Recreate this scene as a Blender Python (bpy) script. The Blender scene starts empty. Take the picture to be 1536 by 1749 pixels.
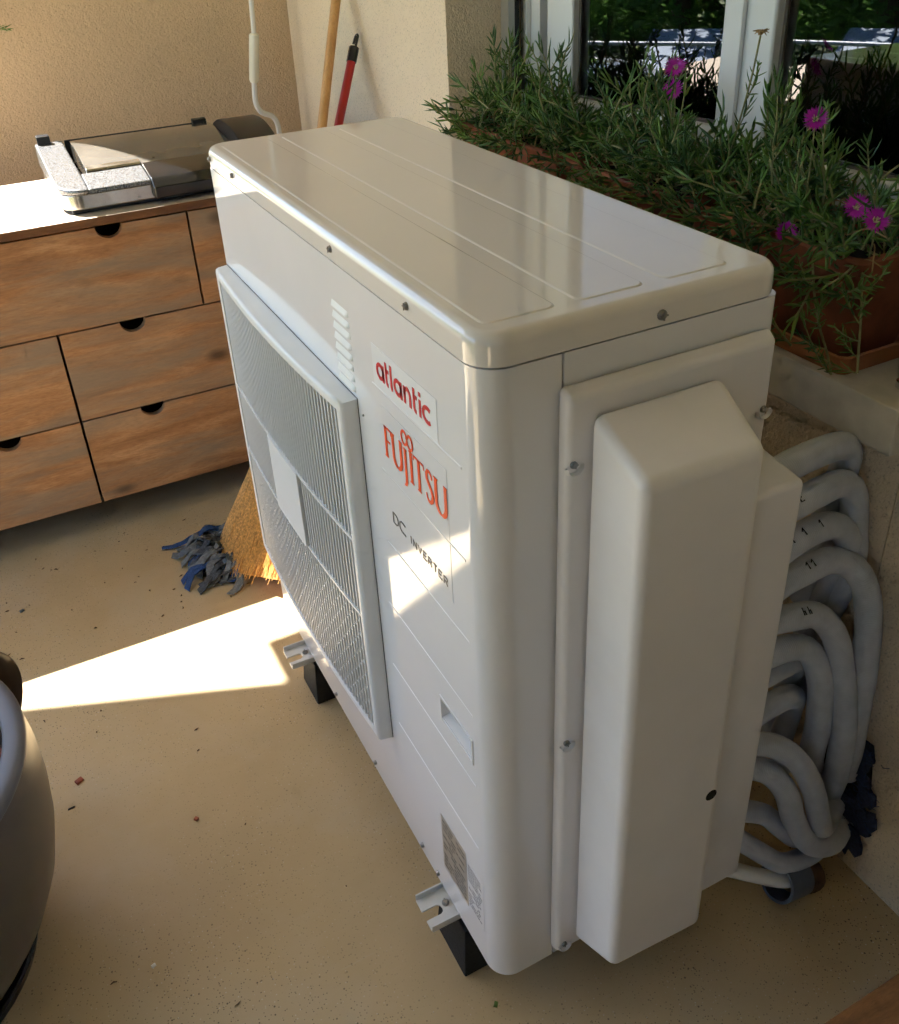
import bpy, bmesh, math, random
from mathutils import Vector, Matrix
random.seed(7)
sc = bpy.context.scene
C = bpy.context.collection
PI = math.pi
R = math.radians

# ------------------------------------------------------------------ camera
cam_d = bpy.data.cameras.new('camera'); cam = bpy.data.objects.new('camera', cam_d); C.objects.link(cam)
CP = Vector((-0.3644, -0.6824, 1.4596)); YAW, PITCH, ROLL = 0.45103, 0.5248, -0.05113
fw = Vector((math.sin(YAW)*math.cos(PITCH), math.cos(YAW)*math.cos(PITCH), -math.sin(PITCH)))
sd = fw.cross(Vector((0, 0, 1))).normalized(); up = sd.cross(fw)
s2 = math.cos(ROLL)*sd + math.sin(ROLL)*up; u2 = -math.sin(ROLL)*sd + math.cos(ROLL)*up
m = Matrix((s2, u2, -fw)).transposed().to_4x4(); m.translation = CP
cam.matrix_world = m
cam_d.sensor_fit = 'HORIZONTAL'; cam_d.sensor_width = 36.0
cam_d.lens = 36.0*1604.02/1536.0
cam_d.shift_y = -(874.5-752.19)/1536.0
cam_d.clip_start = 0.02; cam_d.clip_end = 600
sc.camera = cam

# ------------------------------------------------------------------ sky, sun, exposure
SUN = Vector((0.415, -0.593, -1.0)).normalized()          # direction the light travels
elev = math.asin(-SUN.z); azi = math.atan2(-SUN.x, -SUN.y)
world = bpy.data.worlds.new('World'); sc.world = world; world.use_nodes = True
wn = world.node_tree.nodes; wl = world.node_tree.links
bg = wn['Background']; sky = wn.new('ShaderNodeTexSky'); sky.sky_type = 'NISHITA'; sky.sun_disc = False
sky.sun_elevation = elev; sky.sun_rotation = azi; sky.air_density = 1.0; sky.dust_density = 0.8; sky.ozone_density = 1.0
wl.new(sky.outputs[0], bg.inputs[0]); bg.inputs[1].default_value = 0.075
sl = bpy.data.lights.new('sun', 'SUN'); so = bpy.data.objects.new('sun', sl); C.objects.link(so)
sl.energy = 5.0; sl.angle = R(0.5); sl.color = (1.0, 0.95, 0.87)
so.rotation_euler = SUN.to_track_quat('-Z', 'Y').to_euler(); so.location = (-3, 5, 9)
sc.view_settings.view_transform = 'Standard'; sc.view_settings.look = 'None'
sc.view_settings.gamma = 1.0; sc.view_settings.use_curve_mapping = False
sc.view_settings.exposure = 2.92
sc.render.engine = 'CYCLES'
cy = sc.cycles
cy.use_denoising = True; cy.denoiser = 'OPENIMAGEDENOISE'; cy.max_bounces = 8; cy.diffuse_bounces = 4
cy.glossy_bounces = 3; cy.transmission_bounces = 4; cy.transparent_max_bounces = 8
cy.use_adaptive_sampling = True; cy.adaptive_threshold = 0.03; cy.adaptive_min_samples = 12
cy.sample_clamp_indirect = 12.0; cy.caustics_reflective = False; cy.caustics_refractive = False
cy.blur_glossy = 0.15

# ------------------------------------------------------------------ materials
def _new(name):
    mt = bpy.data.materials.new(name); mt.use_nodes = True
    nt = mt.node_tree; return mt, nt, nt.nodes['Principled BSDF']
def _coord(nt, scale=(1, 1, 1), rot=(0, 0, 0), kind='Object'):
    tc = nt.nodes.new('ShaderNodeTexCoord'); mp = nt.nodes.new('ShaderNodeMapping')
    mp.inputs['Scale'].default_value = scale; mp.inputs['Rotation'].default_value = rot
    nt.links.new(tc.outputs[kind], mp.inputs[0]); return mp.outputs[0]
def _noise(nt, vec, scale, detail=4, rough=.55, dist=0):
    n = nt.nodes.new('ShaderNodeTexNoise'); n.inputs['Scale'].default_value = scale; n.inputs['Detail'].default_value = detail
    n.inputs['Roughness'].default_value = rough; n.inputs['Distortion'].default_value = dist
    nt.links.new(vec, n.inputs['Vector']); return n.outputs[0]
def _ramp(nt, fac, stops):
    r = nt.nodes.new('ShaderNodeValToRGB'); el = r.color_ramp.elements
    while len(el) < len(stops): el.new(0.5)
    for e, (p, c) in zip(el, stops): e.position = p; e.color = (*c, 1) if len(c) == 3 else c
    nt.links.new(fac, r.inputs[0]); return r.outputs[0]
def _mix(nt, fac, a, b, mode='MIX'):
    x = nt.nodes.new('ShaderNodeMix'); x.data_type = 'RGBA'; x.blend_type = mode
    def put(s, v):
        if hasattr(v, 'is_linked') or hasattr(v, 'links'): nt.links.new(v, s)
        elif isinstance(v, (int, float)): s.default_value = v
        else: s.default_value = (*v, 1)
    put(x.inputs[0], fac); put(x.inputs[6], a); put(x.inputs[7], b); return x.outputs[2]
def _bump(nt, b, h, strength, dist):
    n = nt.nodes.new('ShaderNodeBump'); n.inputs['Strength'].default_value = strength; n.inputs['Distance'].default_value = dist
    nt.links.new(h, n.inputs['Height']); nt.links.new(n.outputs[0], b.inputs['Normal']); return n
g3 = lambda v: (v, v, v)
def plain(name, col, rough=.5, metal=0., var=.06, vscale=30, bump=0., bscale=200, coat=0., spec=.5, rvar=.0):
    mt, nt, b = _new(name); v = _coord(nt)
    f = _noise(nt, v, vscale, 5)
    lo = tuple(c*(1-var) for c in col); hi = tuple(min(1, c*(1+var)) for c in col)
    nt.links.new(_ramp(nt, f, [(.3, lo), (.7, hi)]), b.inputs['Base Color'])
    b.inputs['Roughness'].default_value = rough; b.inputs['Metallic'].default_value = metal
    b.inputs['Specular IOR Level'].default_value = spec; b.inputs['Coat Weight'].default_value = coat; b.inputs['Coat Roughness'].default_value = .08
    if rvar:
        nt.links.new(_ramp(nt, _noise(nt, v, vscale*.6, 6), [(.35, g3(max(.02, rough-rvar))), (.75, g3(min(1, rough+rvar)))]), b.inputs['Roughness'])
    if bump: _bump(nt, b, _noise(nt, v, bscale, 3), bump, .002)
    return mt
def render_wall(name, col, spread=.06):
    mt, nt, b = _new(name); v = _coord(nt)
    big = _noise(nt, v, 2.2, 4); fine = _noise(nt, v, 170, 3, .6)
    base = _ramp(nt, big, [(.3, tuple(c*(1-spread) for c in col)), (.7, tuple(min(1, c*(1+spread)) for c in col))])
    pits = _ramp(nt, _noise(nt, v, 240, 2, .5), [(.30, g3(.62)), (.42, g3(1))])
    nt.links.new(_mix(nt, .8, base, pits, 'MULTIPLY'), b.inputs['Base Color'])
    b.inputs['Roughness'].default_value = .92; b.inputs['Specular IOR Level'].default_value = .2
    h = _mix(nt, .5, fine, _noise(nt, v, 75, 4, .65)); _bump(nt, b, h, .9, .006)
    return mt
def floor_mat():
    mt, nt, b = _new('beige_cast_floor'); v = _coord(nt)
    base = _ramp(nt, _noise(nt, v, 3.2, 6, .62), [(.25, (.50, .372, .205)), (.5, (.56, .420, .236)), (.78, (.61, .465, .272))])
    dust = _ramp(nt, _noise(nt, v, 1.6, 5, .65, .4), [(.48, g3(0)), (.72, g3(.5))])
    base = _mix(nt, dust, base, (.60, .54, .43))
    stain = _ramp(nt, _noise(nt, v, 5.5, 6, .7, .8), [(.62, g3(0)), (.76, g3(.22))])
    base = _mix(nt, stain, base, (.27, .19, .105))
    scr = _ramp(nt, _noise(nt, _coord(nt, (2.5, 30, 1), (0, 0, .5)), 4, 5, .7), [(.62, g3(0)), (.72, g3(.25))])
    base = _mix(nt, scr, base, (.62, .55, .43))
    def specks(scale, lo, hi, seed):
        vo = nt.nodes.new('ShaderNodeTexVoronoi'); vo.inputs['Scale'].default_value = scale; vo.inputs['Randomness'].default_value = 1
        mp = nt.nodes.new('ShaderNodeMapping'); mp.inputs['Location'].default_value = (seed, seed*.7, 0); nt.links.new(v, mp.inputs[0]); nt.links.new(mp.outputs[0], vo.inputs['Vector'])
        near = _ramp(nt, vo.outputs['Distance'], [(lo, g3(1)), (hi, g3(0))])
        sep = nt.nodes.new('ShaderNodeSeparateColor'); nt.links.new(vo.outputs['Color'], sep.inputs[0])
        pick = _ramp(nt, sep.outputs[0], [(.45, g3(0)), (.50, g3(1))])
        return _mix(nt, 1.0, near, pick, 'MULTIPLY')
    dens = _ramp(nt, _noise(nt, v, 2.4, 3), [(.38, g3(.10)), (.68, g3(1))])
    s1 = _mix(nt, 1.0, specks(85, .10, .15, 3.1), dens, 'MULTIPLY')
    s2_ = _mix(nt, 1.0, specks(210, .17, .24, 9.4), dens, 'MULTIPLY')
    s3 = _mix(nt, 1.0, specks(130, .10, .16, 5.7), dens, 'MULTIPLY')
    base = _mix(nt, s1, base, (.05, .035, .025)); base = _mix(nt, s2_, base, (.10, .07, .05)); base = _mix(nt, s3, base, (.72, .68, .58))
    nt.links.new(base, b.inputs['Base Color'])
    nt.links.new(_ramp(nt, _noise(nt, v, 5, 5), [(.3, g3(.38)), (.75, g3(.62))]), b.inputs['Roughness'])
    _bump(nt, b, _mix(nt, .6, _noise(nt, v, 60, 4), s1), .12, .002)
    return mt
def wood(name, a, c, d, axis='X', scale=1.0, rough=.55, knots=True, grey=True):
    mt, nt, b = _new(name)
    st = {'X': (2.0, 11, 11), 'Y': (11, 2.0, 11), 'Z': (11, 11, 2.0)}[axis]
    info = nt.nodes.new('ShaderNodeObjectInfo')
    tc = nt.nodes.new('ShaderNodeTexCoord'); ad = nt.nodes.new('ShaderNodeVectorMath'); ad.operation = 'ADD'
    mu = nt.nodes.new('ShaderNodeVectorMath'); mu.operation = 'SCALE'; mu.inputs['Scale'].default_value = 7.0
    cx = nt.nodes.new('ShaderNodeCombineXYZ')
    for i in range(3): nt.links.new(info.outputs['Random'], cx.inputs[i])
    nt.links.new(cx.outputs[0], mu.inputs[0]); nt.links.new(tc.outputs['Object'], ad.inputs[0]); nt.links.new(mu.outputs[0], ad.inputs[1])
    mp = nt.nodes.new('ShaderNodeMapping'); mp.inputs['Scale'].default_value = tuple(s*scale for s in st); nt.links.new(ad.outputs[0], mp.inputs[0])
    v = mp.outputs[0]; raw = ad.outputs[0]
    g = _noise(nt, v, 2.0, 8, .62, .8); fine = _noise(nt, v, 22, 8, .75, .2)
    col = _ramp(nt, g, [(.22, a), (.5, c), (.75, d)])
    col = _mix(nt, _ramp(nt, fine, [(.42, g3(.0)), (.75, g3(.55))]), col, tuple(x*.55 for x in a))
    if grey:
        col = _mix(nt, _ramp(nt, _noise(nt, v, .9, 5, .6, .5), [(.44, g3(0)), (.62, g3(.75))]), col, (.25, .205, .155))
    if knots:
        vo = nt.nodes.new('ShaderNodeTexVoronoi'); vo.inputs['Scale'].default_value = 6.5
        kp = nt.nodes.new('ShaderNodeMapping'); kp.inputs['Scale'].default_value = {'X': (.7, 0, 1.3), 'Y': (0, .7, 1.3), 'Z': (1, 0, .7)}[axis]
        nt.links.new(raw, kp.inputs[0]); nt.links.new(kp.outputs[0], vo.inputs['Vector'])
        col = _mix(nt, _ramp(nt, vo.outputs['Distance'], [(.05, g3(.85)), (.10, g3(.6)), (.19, g3(0))]), col, (.065, .035, .018))
    nt.links.new(col, b.inputs['Base Color'])
    nt.links.new(_ramp(nt, fine, [(.2, g3(rough-.08)), (.8, g3(rough+.15))]), b.inputs['Roughness'])
    _bump(nt, b, fine, .18, .002)
    return mt
def leaf_mat(name, a, c, trans=.25, rough=.42):
    mt, nt, b = _new(name); v = _coord(nt)
    f = _noise(nt, v, 26, 4)
    nt.links.new(_ramp(nt, f, [(.3, a), (.7, c)]), b.inputs['Base Color'])
    b.inputs['Roughness'].default_value = rough; b.inputs['Specular IOR Level'].default_value = .35
    tr = nt.nodes.new('ShaderNodeBsdfTranslucent'); nt.links.new(_ramp(nt, f, [(.3, tuple(x*1.4 for x in a)), (.7, tuple(x*1.5 for x in c))]), tr.inputs[0])
    mx = nt.nodes.new('ShaderNodeMixShader'); mx.inputs[0].default_value = trans
    nt.links.new(b.outputs[0], mx.inputs[1]); nt.links.new(tr.outputs[0], mx.inputs[2]); nt.links.new(mx.outputs[0], nt.nodes['Material Output'].inputs[0])
    return mt
def glass_mat():
    mt, nt, b = _new('window_glass'); nt.nodes.remove(b)
    fr = nt.nodes.new('ShaderNodeFresnel'); fr.inputs[0].default_value = 2.2
    tr = nt.nodes.new('ShaderNodeBsdfTransparent'); tr.inputs[0].default_value = (.80, .86, .84, 1)
    gl = nt.nodes.new('ShaderNodeBsdfGlossy'); gl.inputs['Roughness'].default_value = .01; gl.inputs[0].default_value = (1, 1, 1, 1)
    v = _coord(nt); n = nt.nodes.new('ShaderNodeBump'); n.inputs['Strength'].default_value = .03; n.inputs['Distance'].default_value = .002
    nt.links.new(_noise(nt, v, 3, 2), n.inputs['Height']); nt.links.new(n.outputs[0], gl.inputs['Normal'])
    mx = nt.nodes.new('ShaderNodeMixShader'); nt.links.new(fr.outputs[0], mx.inputs[0]); nt.links.new(tr.outputs[0], mx.inputs[1]); nt.links.new(gl.outputs[0], mx.inputs[2])
    nt.links.new(mx.outputs[0], nt.nodes['Material Output'].inputs[0])
    return mt
def ribbed_hose(name):
    mt, nt, b = _new(name); tc = nt.nodes.new('ShaderNodeTexCoord')
    w = nt.nodes.new('ShaderNodeTexWave'); w.bands_direction = 'Y'; w.inputs['Scale'].default_value = 110; w.inputs['Distortion'].default_value = .0
    nt.links.new(tc.outputs['UV'], w.inputs['Vector'])
    v = _coord(nt); f = _noise(nt, v, 40, 4)
    base = _ramp(nt, f, [(.3, (.46, .49, .57)), (.7, (.56, .59, .67))])
    col = _mix(nt, .25, base, _ramp(nt, w.outputs[1], [(.0, g3(.55)), (.5, g3(1))]), 'MULTIPLY')
    nt.links.new(col, b.inputs['Base Color']); b.inputs['Roughness'].default_value = .6
    _bump(nt, b, w.outputs[1], .25, .001)
    return mt
M = {}
M['floor'] = floor_mat()
M['wall'] = render_wall('beige_roughcast', (.78, .655, .50))
M['wall_back'] = render_wall('ochre_roughcast', (.68, .515, .345))
M['wall_dark'] = render_wall('light_blocking_grey', (.19, .19, .195))  # dark grey picked so the unseen walls near the camera hold light back
M['ceiling'] = plain('ceiling_paint', (.62, .58, .52), .9, var=.04, vscale=4)
M['unit'] = plain('cream_enamel', (.77, .755, .76), .07, var=.02, vscale=5, spec=.55, rvar=.03)
def sheet(mt, k):
    nt = mt.node_tree; b = nt.nodes['Principled BSDF']; v = _coord(nt)
    _bump(nt, b, _mix(nt, .04, _noise(nt, v, 2.6, 2), _noise(nt, v, 420, 2)), k, .02)
M['lid'] = plain('cream_enamel_lid', (.745, .705, .665), .06, var=.015, vscale=4, spec=.6)
sheet(M['unit'], .035); sheet(M['lid'], .02)
M['cover'] = plain('cream_moulded_plastic', (.78, .752, .752), .5, var=.045, vscale=6, bump=.08, bscale=900)
M['grille'] = plain('pale_grey_plastic', (.72, .72, .71), .42, var=.02, vscale=10)
M['grilledark'] = plain('dark_fan_chamber', (.026, .026, .028), .7)
M['screw'] = plain('zinc_screw', (.30, .29, .28), .35, 1.0, .15, 300)
M['bracket'] = plain('galvanised_cream_steel', (.66, .65, .62), .38, .15, .05, 40)
M['rubber'] = plain('black_recycled_rubber', (.012, .012, .013), .8, var=.4, vscale=120, bump=.5, bscale=160)
M['lab_white'] = plain('white_sticker', (.80, .81, .83), .25, var=.01)
M['lab_clear'] = plain('clear_grey_sticker', (.755, .74, .745), .10, var=.01)
M['lab_grey'] = plain('silver_data_sticker', (.42, .37, .31), .3, .25, .1, 60)
M['red'] = plain('red_print', (.62, .018, .03), .35, var=.03)
M['orange'] = plain('orange_red_print', (.88, .075, .006), .35, var=.03)
M['black'] = plain('black_print', (.03, .03, .032), .35)
M['wood'] = wood('weathered_pine', (.24, .10, .04), (.44, .215, .09), (.60, .35, .18))
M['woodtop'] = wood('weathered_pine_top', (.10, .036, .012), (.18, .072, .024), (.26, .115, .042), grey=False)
def sunlit_top(mt, col, amt):
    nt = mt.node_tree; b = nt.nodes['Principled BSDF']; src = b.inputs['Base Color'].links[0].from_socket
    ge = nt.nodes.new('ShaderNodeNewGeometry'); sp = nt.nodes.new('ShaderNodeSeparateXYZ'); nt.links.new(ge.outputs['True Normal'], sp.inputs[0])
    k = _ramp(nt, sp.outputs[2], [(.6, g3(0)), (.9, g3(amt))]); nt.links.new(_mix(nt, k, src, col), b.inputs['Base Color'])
sunlit_top(M['woodtop'], (.56, .48, .38), .75)   # upper side paled in the colour so the sunlit board reads white
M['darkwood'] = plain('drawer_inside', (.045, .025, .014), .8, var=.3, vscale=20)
M['tablewood'] = wood('varnished_oak', (.15, .062, .024), (.26, .115, .045), (.36, .17, .07), scale=2.6, knots=False, grey=False, rough=.45)
M['handle'] = wood('beech_handle', (.50, .24, .075), (.62, .33, .12), (.70, .40, .17), axis='Z', knots=False, grey=False, rough=.4)
M['redh'] = plain('red_painted_tube', (.42, .014, .014), .32, var=.08)
M['blackp'] = plain('black_plastic', (.018, .018, .02), .3, var=.2)
M['blackgloss'] = plain('gloss_black', (.008, .008, .009), .06, coat=.6)
M['steel'] = plain('brushed_steel', (.62, .59, .54), .24, 1.0, .08, 40, rvar=.08)
M['steelspeck'] = plain('dusty_speckled_steel', (.22, .225, .235), .33, .7, .45, 520, rvar=.15)
M['smoke'] = plain('smoked_glass_lid', (.10, .092, .08), .13, var=.2, vscale=8, coat=.7, rvar=.06)
M['whitep'] = plain('white_plastic_tube', (.80, .79, .76), .35, var=.02)
M['ivoryp'] = plain('ivory_grip', (.82, .80, .69), .4, var=.02)
M['straw'] = plain('sorghum_straw', (.60, .33, .095), .6, var=.5, vscale=160)
M['strawdark'] = plain('sorghum_core', (.42, .19, .04), .8, var=.4, vscale=90)
M['threadb'] = plain('blue_thread', (.03, .045, .14), .7)
M['threadr'] = plain('red_thread', (.32, .04, .02), .7)
M['mopgrey'] = plain('grey_microfibre', (.17, .175, .18), .95, var=.35, vscale=120, bump=.6, bscale=500)
M['mopdark'] = plain('dark_microfibre', (.075, .08, .09), .95, var=.35, vscale=120, bump=.6, bscale=500)
M['mopblue'] = plain('blue_microfibre', (.025, .065, .19), .9, var=.3, vscale=120, bump=.6, bscale=500)
M['pot'] = plain('blue_grey_glaze', (.11, .09, .076), .38, var=.08, vscale=6, rvar=.05)
M['potrim'] = plain('blue_grey_rim', (.12, .12, .14), .45, var=.07, vscale=9)
M['bark'] = plain('red_bark_chip', (.22, .055, .03), .85, var=.5, vscale=70)
M['soil'] = plain('dark_soil', (.045, .028, .018), .95, var=.4, vscale=60, bump=.8, bscale=90)
M['terra'] = plain('terracotta', (.235, .068, .028), .62, var=.35, vscale=16, bump=.25, bscale=60)
M['terratray'] = plain('terracotta_tray', (.37, .125, .045), .5, var=.18, vscale=18)
M['stone'] = plain('pale_sill_stone', (.60, .56, .49), .6, var=.12, vscale=22, bump=.15, bscale=160)
M['pvc'] = plain('white_pvc', (.78, .80, .81), .28, var=.012, vscale=3)
M['gasket'] = plain('grey_gasket', (.13, .11, .095), .7)
M['alu'] = plain('aluminium_rail', (.52, .52, .50), .35, .6, .05, 30)
M['glass'] = glass_mat()
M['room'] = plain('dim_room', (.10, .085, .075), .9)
M['hose'] = ribbed_hose('white_ribbed_sleeve')
M['ink'] = plain('marker_ink', (.015, .015, .02), .6)
M['bluefoam'] = plain('navy_torn_fabric', (.024, .034, .085), .9, var=.6, vscale=200, bump=.8, bscale=400)
M['pvcgrey'] = plain('blue_grey_pvc', (.115, .13, .175), .35)
M['blackhole'] = plain('dark_hollow', (.01, .009, .008), .95)
M['chrome'] = plain('chrome', (.75, .75, .75), .08, 1.0)
M['leafA'] = leaf_mat('succulent_leaf', (.065, .150, .026), (.145, .27, .055), .12)
M['leafB'] = leaf_mat('succulent_leaf_light', (.095, .175, .03), (.18, .29, .07), .14)
M['leafC'] = leaf_mat('succulent_leaf_dark', (.045, .10, .03), (.095, .185, .055), .10)
M['stem'] = plain('green_brown_stem', (.26, .25, .10), .6, var=.25, vscale=60)
M['deadstem'] = plain('dry_stem', (.34, .22, .10), .8, var=.35, vscale=60)
M['petal'] = leaf_mat('magenta_petal', (.42, .012, .36), (.62, .035, .52), .25)
M['flowerc'] = plain('cream_stamens', (.70, .52, .36), .7, var=.2, vscale=300)
M['treeleaf'] = leaf_mat('tree_leaf', (.07, .15, .025), (.15, .26, .05), .55)
M['treeleaf2'] = leaf_mat('tree_leaf_dark', (.04, .10, .022), (.09, .17, .04), .5)
M['blossom'] = leaf_mat('rusty_leaf', (.22, .07, .035), (.34, .12, .06), .3)
M['barkt'] = plain('tree_bark', (.11, .075, .05), .9, var=.35, vscale=14, bump=.8, bscale=20)
M['grass'] = plain('lawn', (.085, .105, .04), .95, var=.4, vscale=2.5)
M['iron'] = plain('painted_iron', (.055, .06, .07), .4, .3)
M['fenceiron'] = plain('pale_blue_iron', (.16, .20, .26), .5, .1)
M['roofblue'] = plain('pale_blue_sheet_roof', (.13, .19, .30), .5, var=.08)
M['shed'] = plain('shed_boards', (.05, .035, .025), .85, var=.3, vscale=10)
M['brickchip'] = plain('red_brick_chip', (.36, .10, .06), .8, var=.3, vscale=120)
M['crumb'] = plain('brown_crumb', (.10, .055, .03), .9, var=.4, vscale=90)
M['slipper'] = plain('dark_brown_leaf', (.030, .014, .008), .45, var=.25, vscale=30)

# ------------------------------------------------------------------ mesh helpers
LOC = {}
class MB:
    def __init__(s): s.v = []; s.f = []; s.uv = {}
    def add(s, vs, fs):
        o = len(s.v); s.v += [tuple(p) for p in vs]; s.f += [tuple(i+o for i in f) for f in fs]; return s
    def box(s, lo, hi):
        x0, y0, z0 = lo; x1, y1, z1 = hi
        return s.add([(x0, y0, z0), (x1, y0, z0), (x1, y1, z0), (x0, y1, z0), (x0, y0, z1), (x1, y0, z1), (x1, y1, z1), (x0, y1, z1)],
                     [(0, 3, 2, 1), (4, 5, 6, 7), (0, 1, 5, 4), (1, 2, 6, 5), (2, 3, 7, 6), (3, 0, 4, 7)])
    def hexa(s, bot, top):   # 4 bottom points ccw seen from above, 4 top
        return s.add(list(bot)+list(top), [(3, 2, 1, 0), (4, 5, 6, 7), (0, 1, 5, 4), (1, 2, 6, 5), (2, 3, 7, 6), (3, 0, 4, 7)])
    def prism(s, poly, a, b, axis='z'):
        n = len(poly)
        def P(u, w, t): return {'z': (u, w, t), 'y': (u, t, w), 'x': (t, u, w)}[axis]
        vs = [P(u, w, a) for u, w in poly]+[P(u, w, b) for u, w in poly]
        return s.add(vs, [tuple(range(n))[::-1], tuple(range(n, 2*n))]+[(i, (i+1) % n, n+(i+1) % n, n+i) for i in range(n)])
    def tube(s, path, r, n=10, cap=True):
        path = [Vector(p) for p in path]; rs = r if isinstance(r, (list, tuple)) else [r]*len(path)
        rings = []; prev = None
        for i, p in enumerate(path):
            t = (path[min(i+1, len(path)-1)]-path[max(i-1, 0)]).normalized()
            if prev is None:
                a = t.cross(Vector((0, 0, 1)));  a = a if a.length > 1e-3 else t.cross(Vector((1, 0, 0)))
            else: a = prev-t*prev.dot(t)
            a.normalize(); b = t.cross(a); prev = a
            rings.append([p+rs[i]*(math.cos(2*PI*k/n)*a+math.sin(2*PI*k/n)*b) for k in range(n)])
        vs = [q for g in rings for q in g]; fs = []
        for i in range(len(rings)-1):
            for k in range(n): fs.append((i*n+k, i*n+(k+1) % n, (i+1)*n+(k+1) % n, (i+1)*n+k))
        if cap: fs += [tuple(range(n))[::-1], tuple((len(rings)-1)*n+k for k in range(n))]
        return s.add(vs, fs)
    def lathe(s, prof, c=(0, 0, 0), n=48, close=False):
        vs = []; fs = []; k = len(prof)
        for i in range(n):
            a = 2*PI*i/n
            for r, z in prof: vs.append((c[0]+r*math.cos(a), c[1]+r*math.sin(a), c[2]+z))
        for i in range(n):
            j = (i+1) % n
            for q in range(k if close else k-1): fs.append((i*k+q, j*k+q, j*k+(q+1) % k, i*k+(q+1) % k))
        return s.add(vs, fs)
    def mesh(s, name, smooth=35):
        me = bpy.data.meshes.new(name); me.from_pydata(s.v, [], s.f); me.update()
        bm = bmesh.new(); bm.from_mesh(me); bmesh.ops.recalc_face_normals(bm, faces=bm.faces); bm.to_mesh(me); bm.free()
        if smooth: me.shade_smooth(); me.set_sharp_from_angle(angle=R(smooth))
        return me
def obj(name, me, mat, parent=None, loc=(0, 0, 0), label=None, cat=None, group=None, kind=None, smooth=35, rot=None, scale=None):
    if isinstance(me, MB): me = me.mesh(name, smooth)
    if mat is not None and not me.materials: me.materials.append(M[mat] if isinstance(mat, str) else mat)
    o = bpy.data.objects.new(name, me); C.objects.link(o); o.location = loc
    if rot is not None: o.rotation_euler = rot
    if scale is not None: o.scale = scale
    LOC[o.name] = Vector(loc)
    if parent is not None:
        o.parent = parent; o.matrix_parent_inverse = Matrix.Translation(-LOC[parent.name])
    props(o, label, cat, group, kind); return o
def props(o, label=None, cat=None, group=None, kind=None):
    if label: o['label'] = label
    if cat: o['category'] = cat
    if group: o['group'] = group
    if kind: o['kind'] = kind
def thing(name, loc, label, cat, group=None):
    e = bpy.data.objects.new(name, None); C.objects.link(e); e.location = loc; e.empty_display_size = .1
    LOC[e.name] = Vector(loc); props(e, label, cat, group); return e
def bevel(mb, w, seg=3, sel=None, angle=30):
    me = mb.mesh('tmp', 0) if isinstance(mb, MB) else mb
    bm = bmesh.new(); bm.from_mesh(me)
    ed = [e for e in bm.edges if len(e.link_faces) == 2 and e.calc_face_angle(0) > R(angle) and (sel is None or sel(e))]
    bmesh.ops.bevel(bm, geom=ed, offset=w, segments=seg, profile=.5, affect='EDGES', clamp_overlap=True)
    bm.to_mesh(me); bm.free(); me.shade_smooth(); me.set_sharp_from_angle(angle=R(40)); return me
def rbox(lo, hi, w, seg=3, sel=None): return bevel(MB().box(lo, hi), w, seg, sel)
def rrect(x0, x1, y0, y1, r, n=8):
    rs = r if isinstance(r, (tuple, list)) else (r,)*4; pts = []
    for (cx, cy_, a0), q in zip(((x0, y0, PI), (x1, y0, 1.5*PI), (x1, y1, 0), (x0, y1, .5*PI)), rs):
        ox = cx+(q if cx == x0 else -q); oy = cy_+(q if cy_ == y0 else -q)
        for k in range(n+1): pts.append((ox+q*math.cos(a0+.5*PI*k/n), oy+q*math.sin(a0+.5*PI*k/n)))
    out = []
    for p in pts:
        if not out or (abs(p[0]-out[-1][0])+abs(p[1]-out[-1][1])) > 1e-6: out.append(p)
    return out
def smoothpath(pts, sub=6):
    P = [Vector(p) for p in pts]; P = [2*P[0]-P[1]]+P+[2*P[-1]-P[-2]]; out = []
    for i in range(1, len(P)-2):
        for k in range(sub):
            t = k/sub; a, b, c, d = P[i-1], P[i], P[i+1], P[i+2]
            out.append(.5*((2*b)+(c-a)*t+(2*a-5*b+4*c-d)*t*t+(3*b-a-3*c+d)*t**3))
    out.append(P[-2]); return out
def struct(name, mb, mat, smooth=0, parent=None): return obj(name, mb, mat, parent, kind='structure' if parent is None else None, smooth=smooth)

# ------------------------------------------------------------------ setting
CEIL = 2.6
struct('floor', MB().box((-2.4, -3.2, -.06), (.651, 2.42, 0)), 'floor')
struct('terrace_slab', MB().box((-2.42, -3.4, -1.1), (.95, 2.53, -.062)), 'ceiling')
struct('ground', MB().add([(-300, -300, -1.104), (300, -300, -1.104), (300, 300, -1.104), (-300, 300, -1.104)], [(0, 1, 2, 3)]), 'grass')
struct('ceiling', MB().prism([(.95, -3.4), (.95, 2.535), (-1.131, 2.535), (-1.131, 2.391), (-2.4, 2.895), (-2.4, -3.4)], CEIL, CEIL+.22), 'ceiling')
struct('wall_back', MB().box((-.415, 2.42, -.06), (.95, 2.53, CEIL-.002)), 'wall_back')
struct('wall_far_side', MB().box((.651, 1.324, -.06), (.95, 2.418, CEIL-.002)), 'wall')
struct('wall_below_window', MB().box((.651, .012, -.06), (.948, 1.322, .784)), 'wall')
struct('wall_near_side', MB().box((.651, -3.2, -.06), (.95, .010, CEIL-.002)), 'wall')
struct('wall_above_window', MB().box((.651, .012, 2.15), (.948, 1.322, CEIL-.002)), 'wall')
struct('wall_behind_camera', MB().box((-1.7, -2.1, .0005), (.6505, -1.95, CEIL-.002)), 'wall_dark')
struct('light_block_left', MB().box((-1.7, -1.45, .0005), (-1.55, -.05, CEIL-.002)), 'wall_dark')  # unseen wall added to keep sky light off the near side
room = MB()
room.box((.97, -2.5, -.1), (5.0, 4.0, -.05)); room.box((4.9, -2.5, -.04), (5.0, 4.0, 2.7)); room.box((.97, 3.9, -.04), (4.89, 4.0, 2.7))
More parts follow.
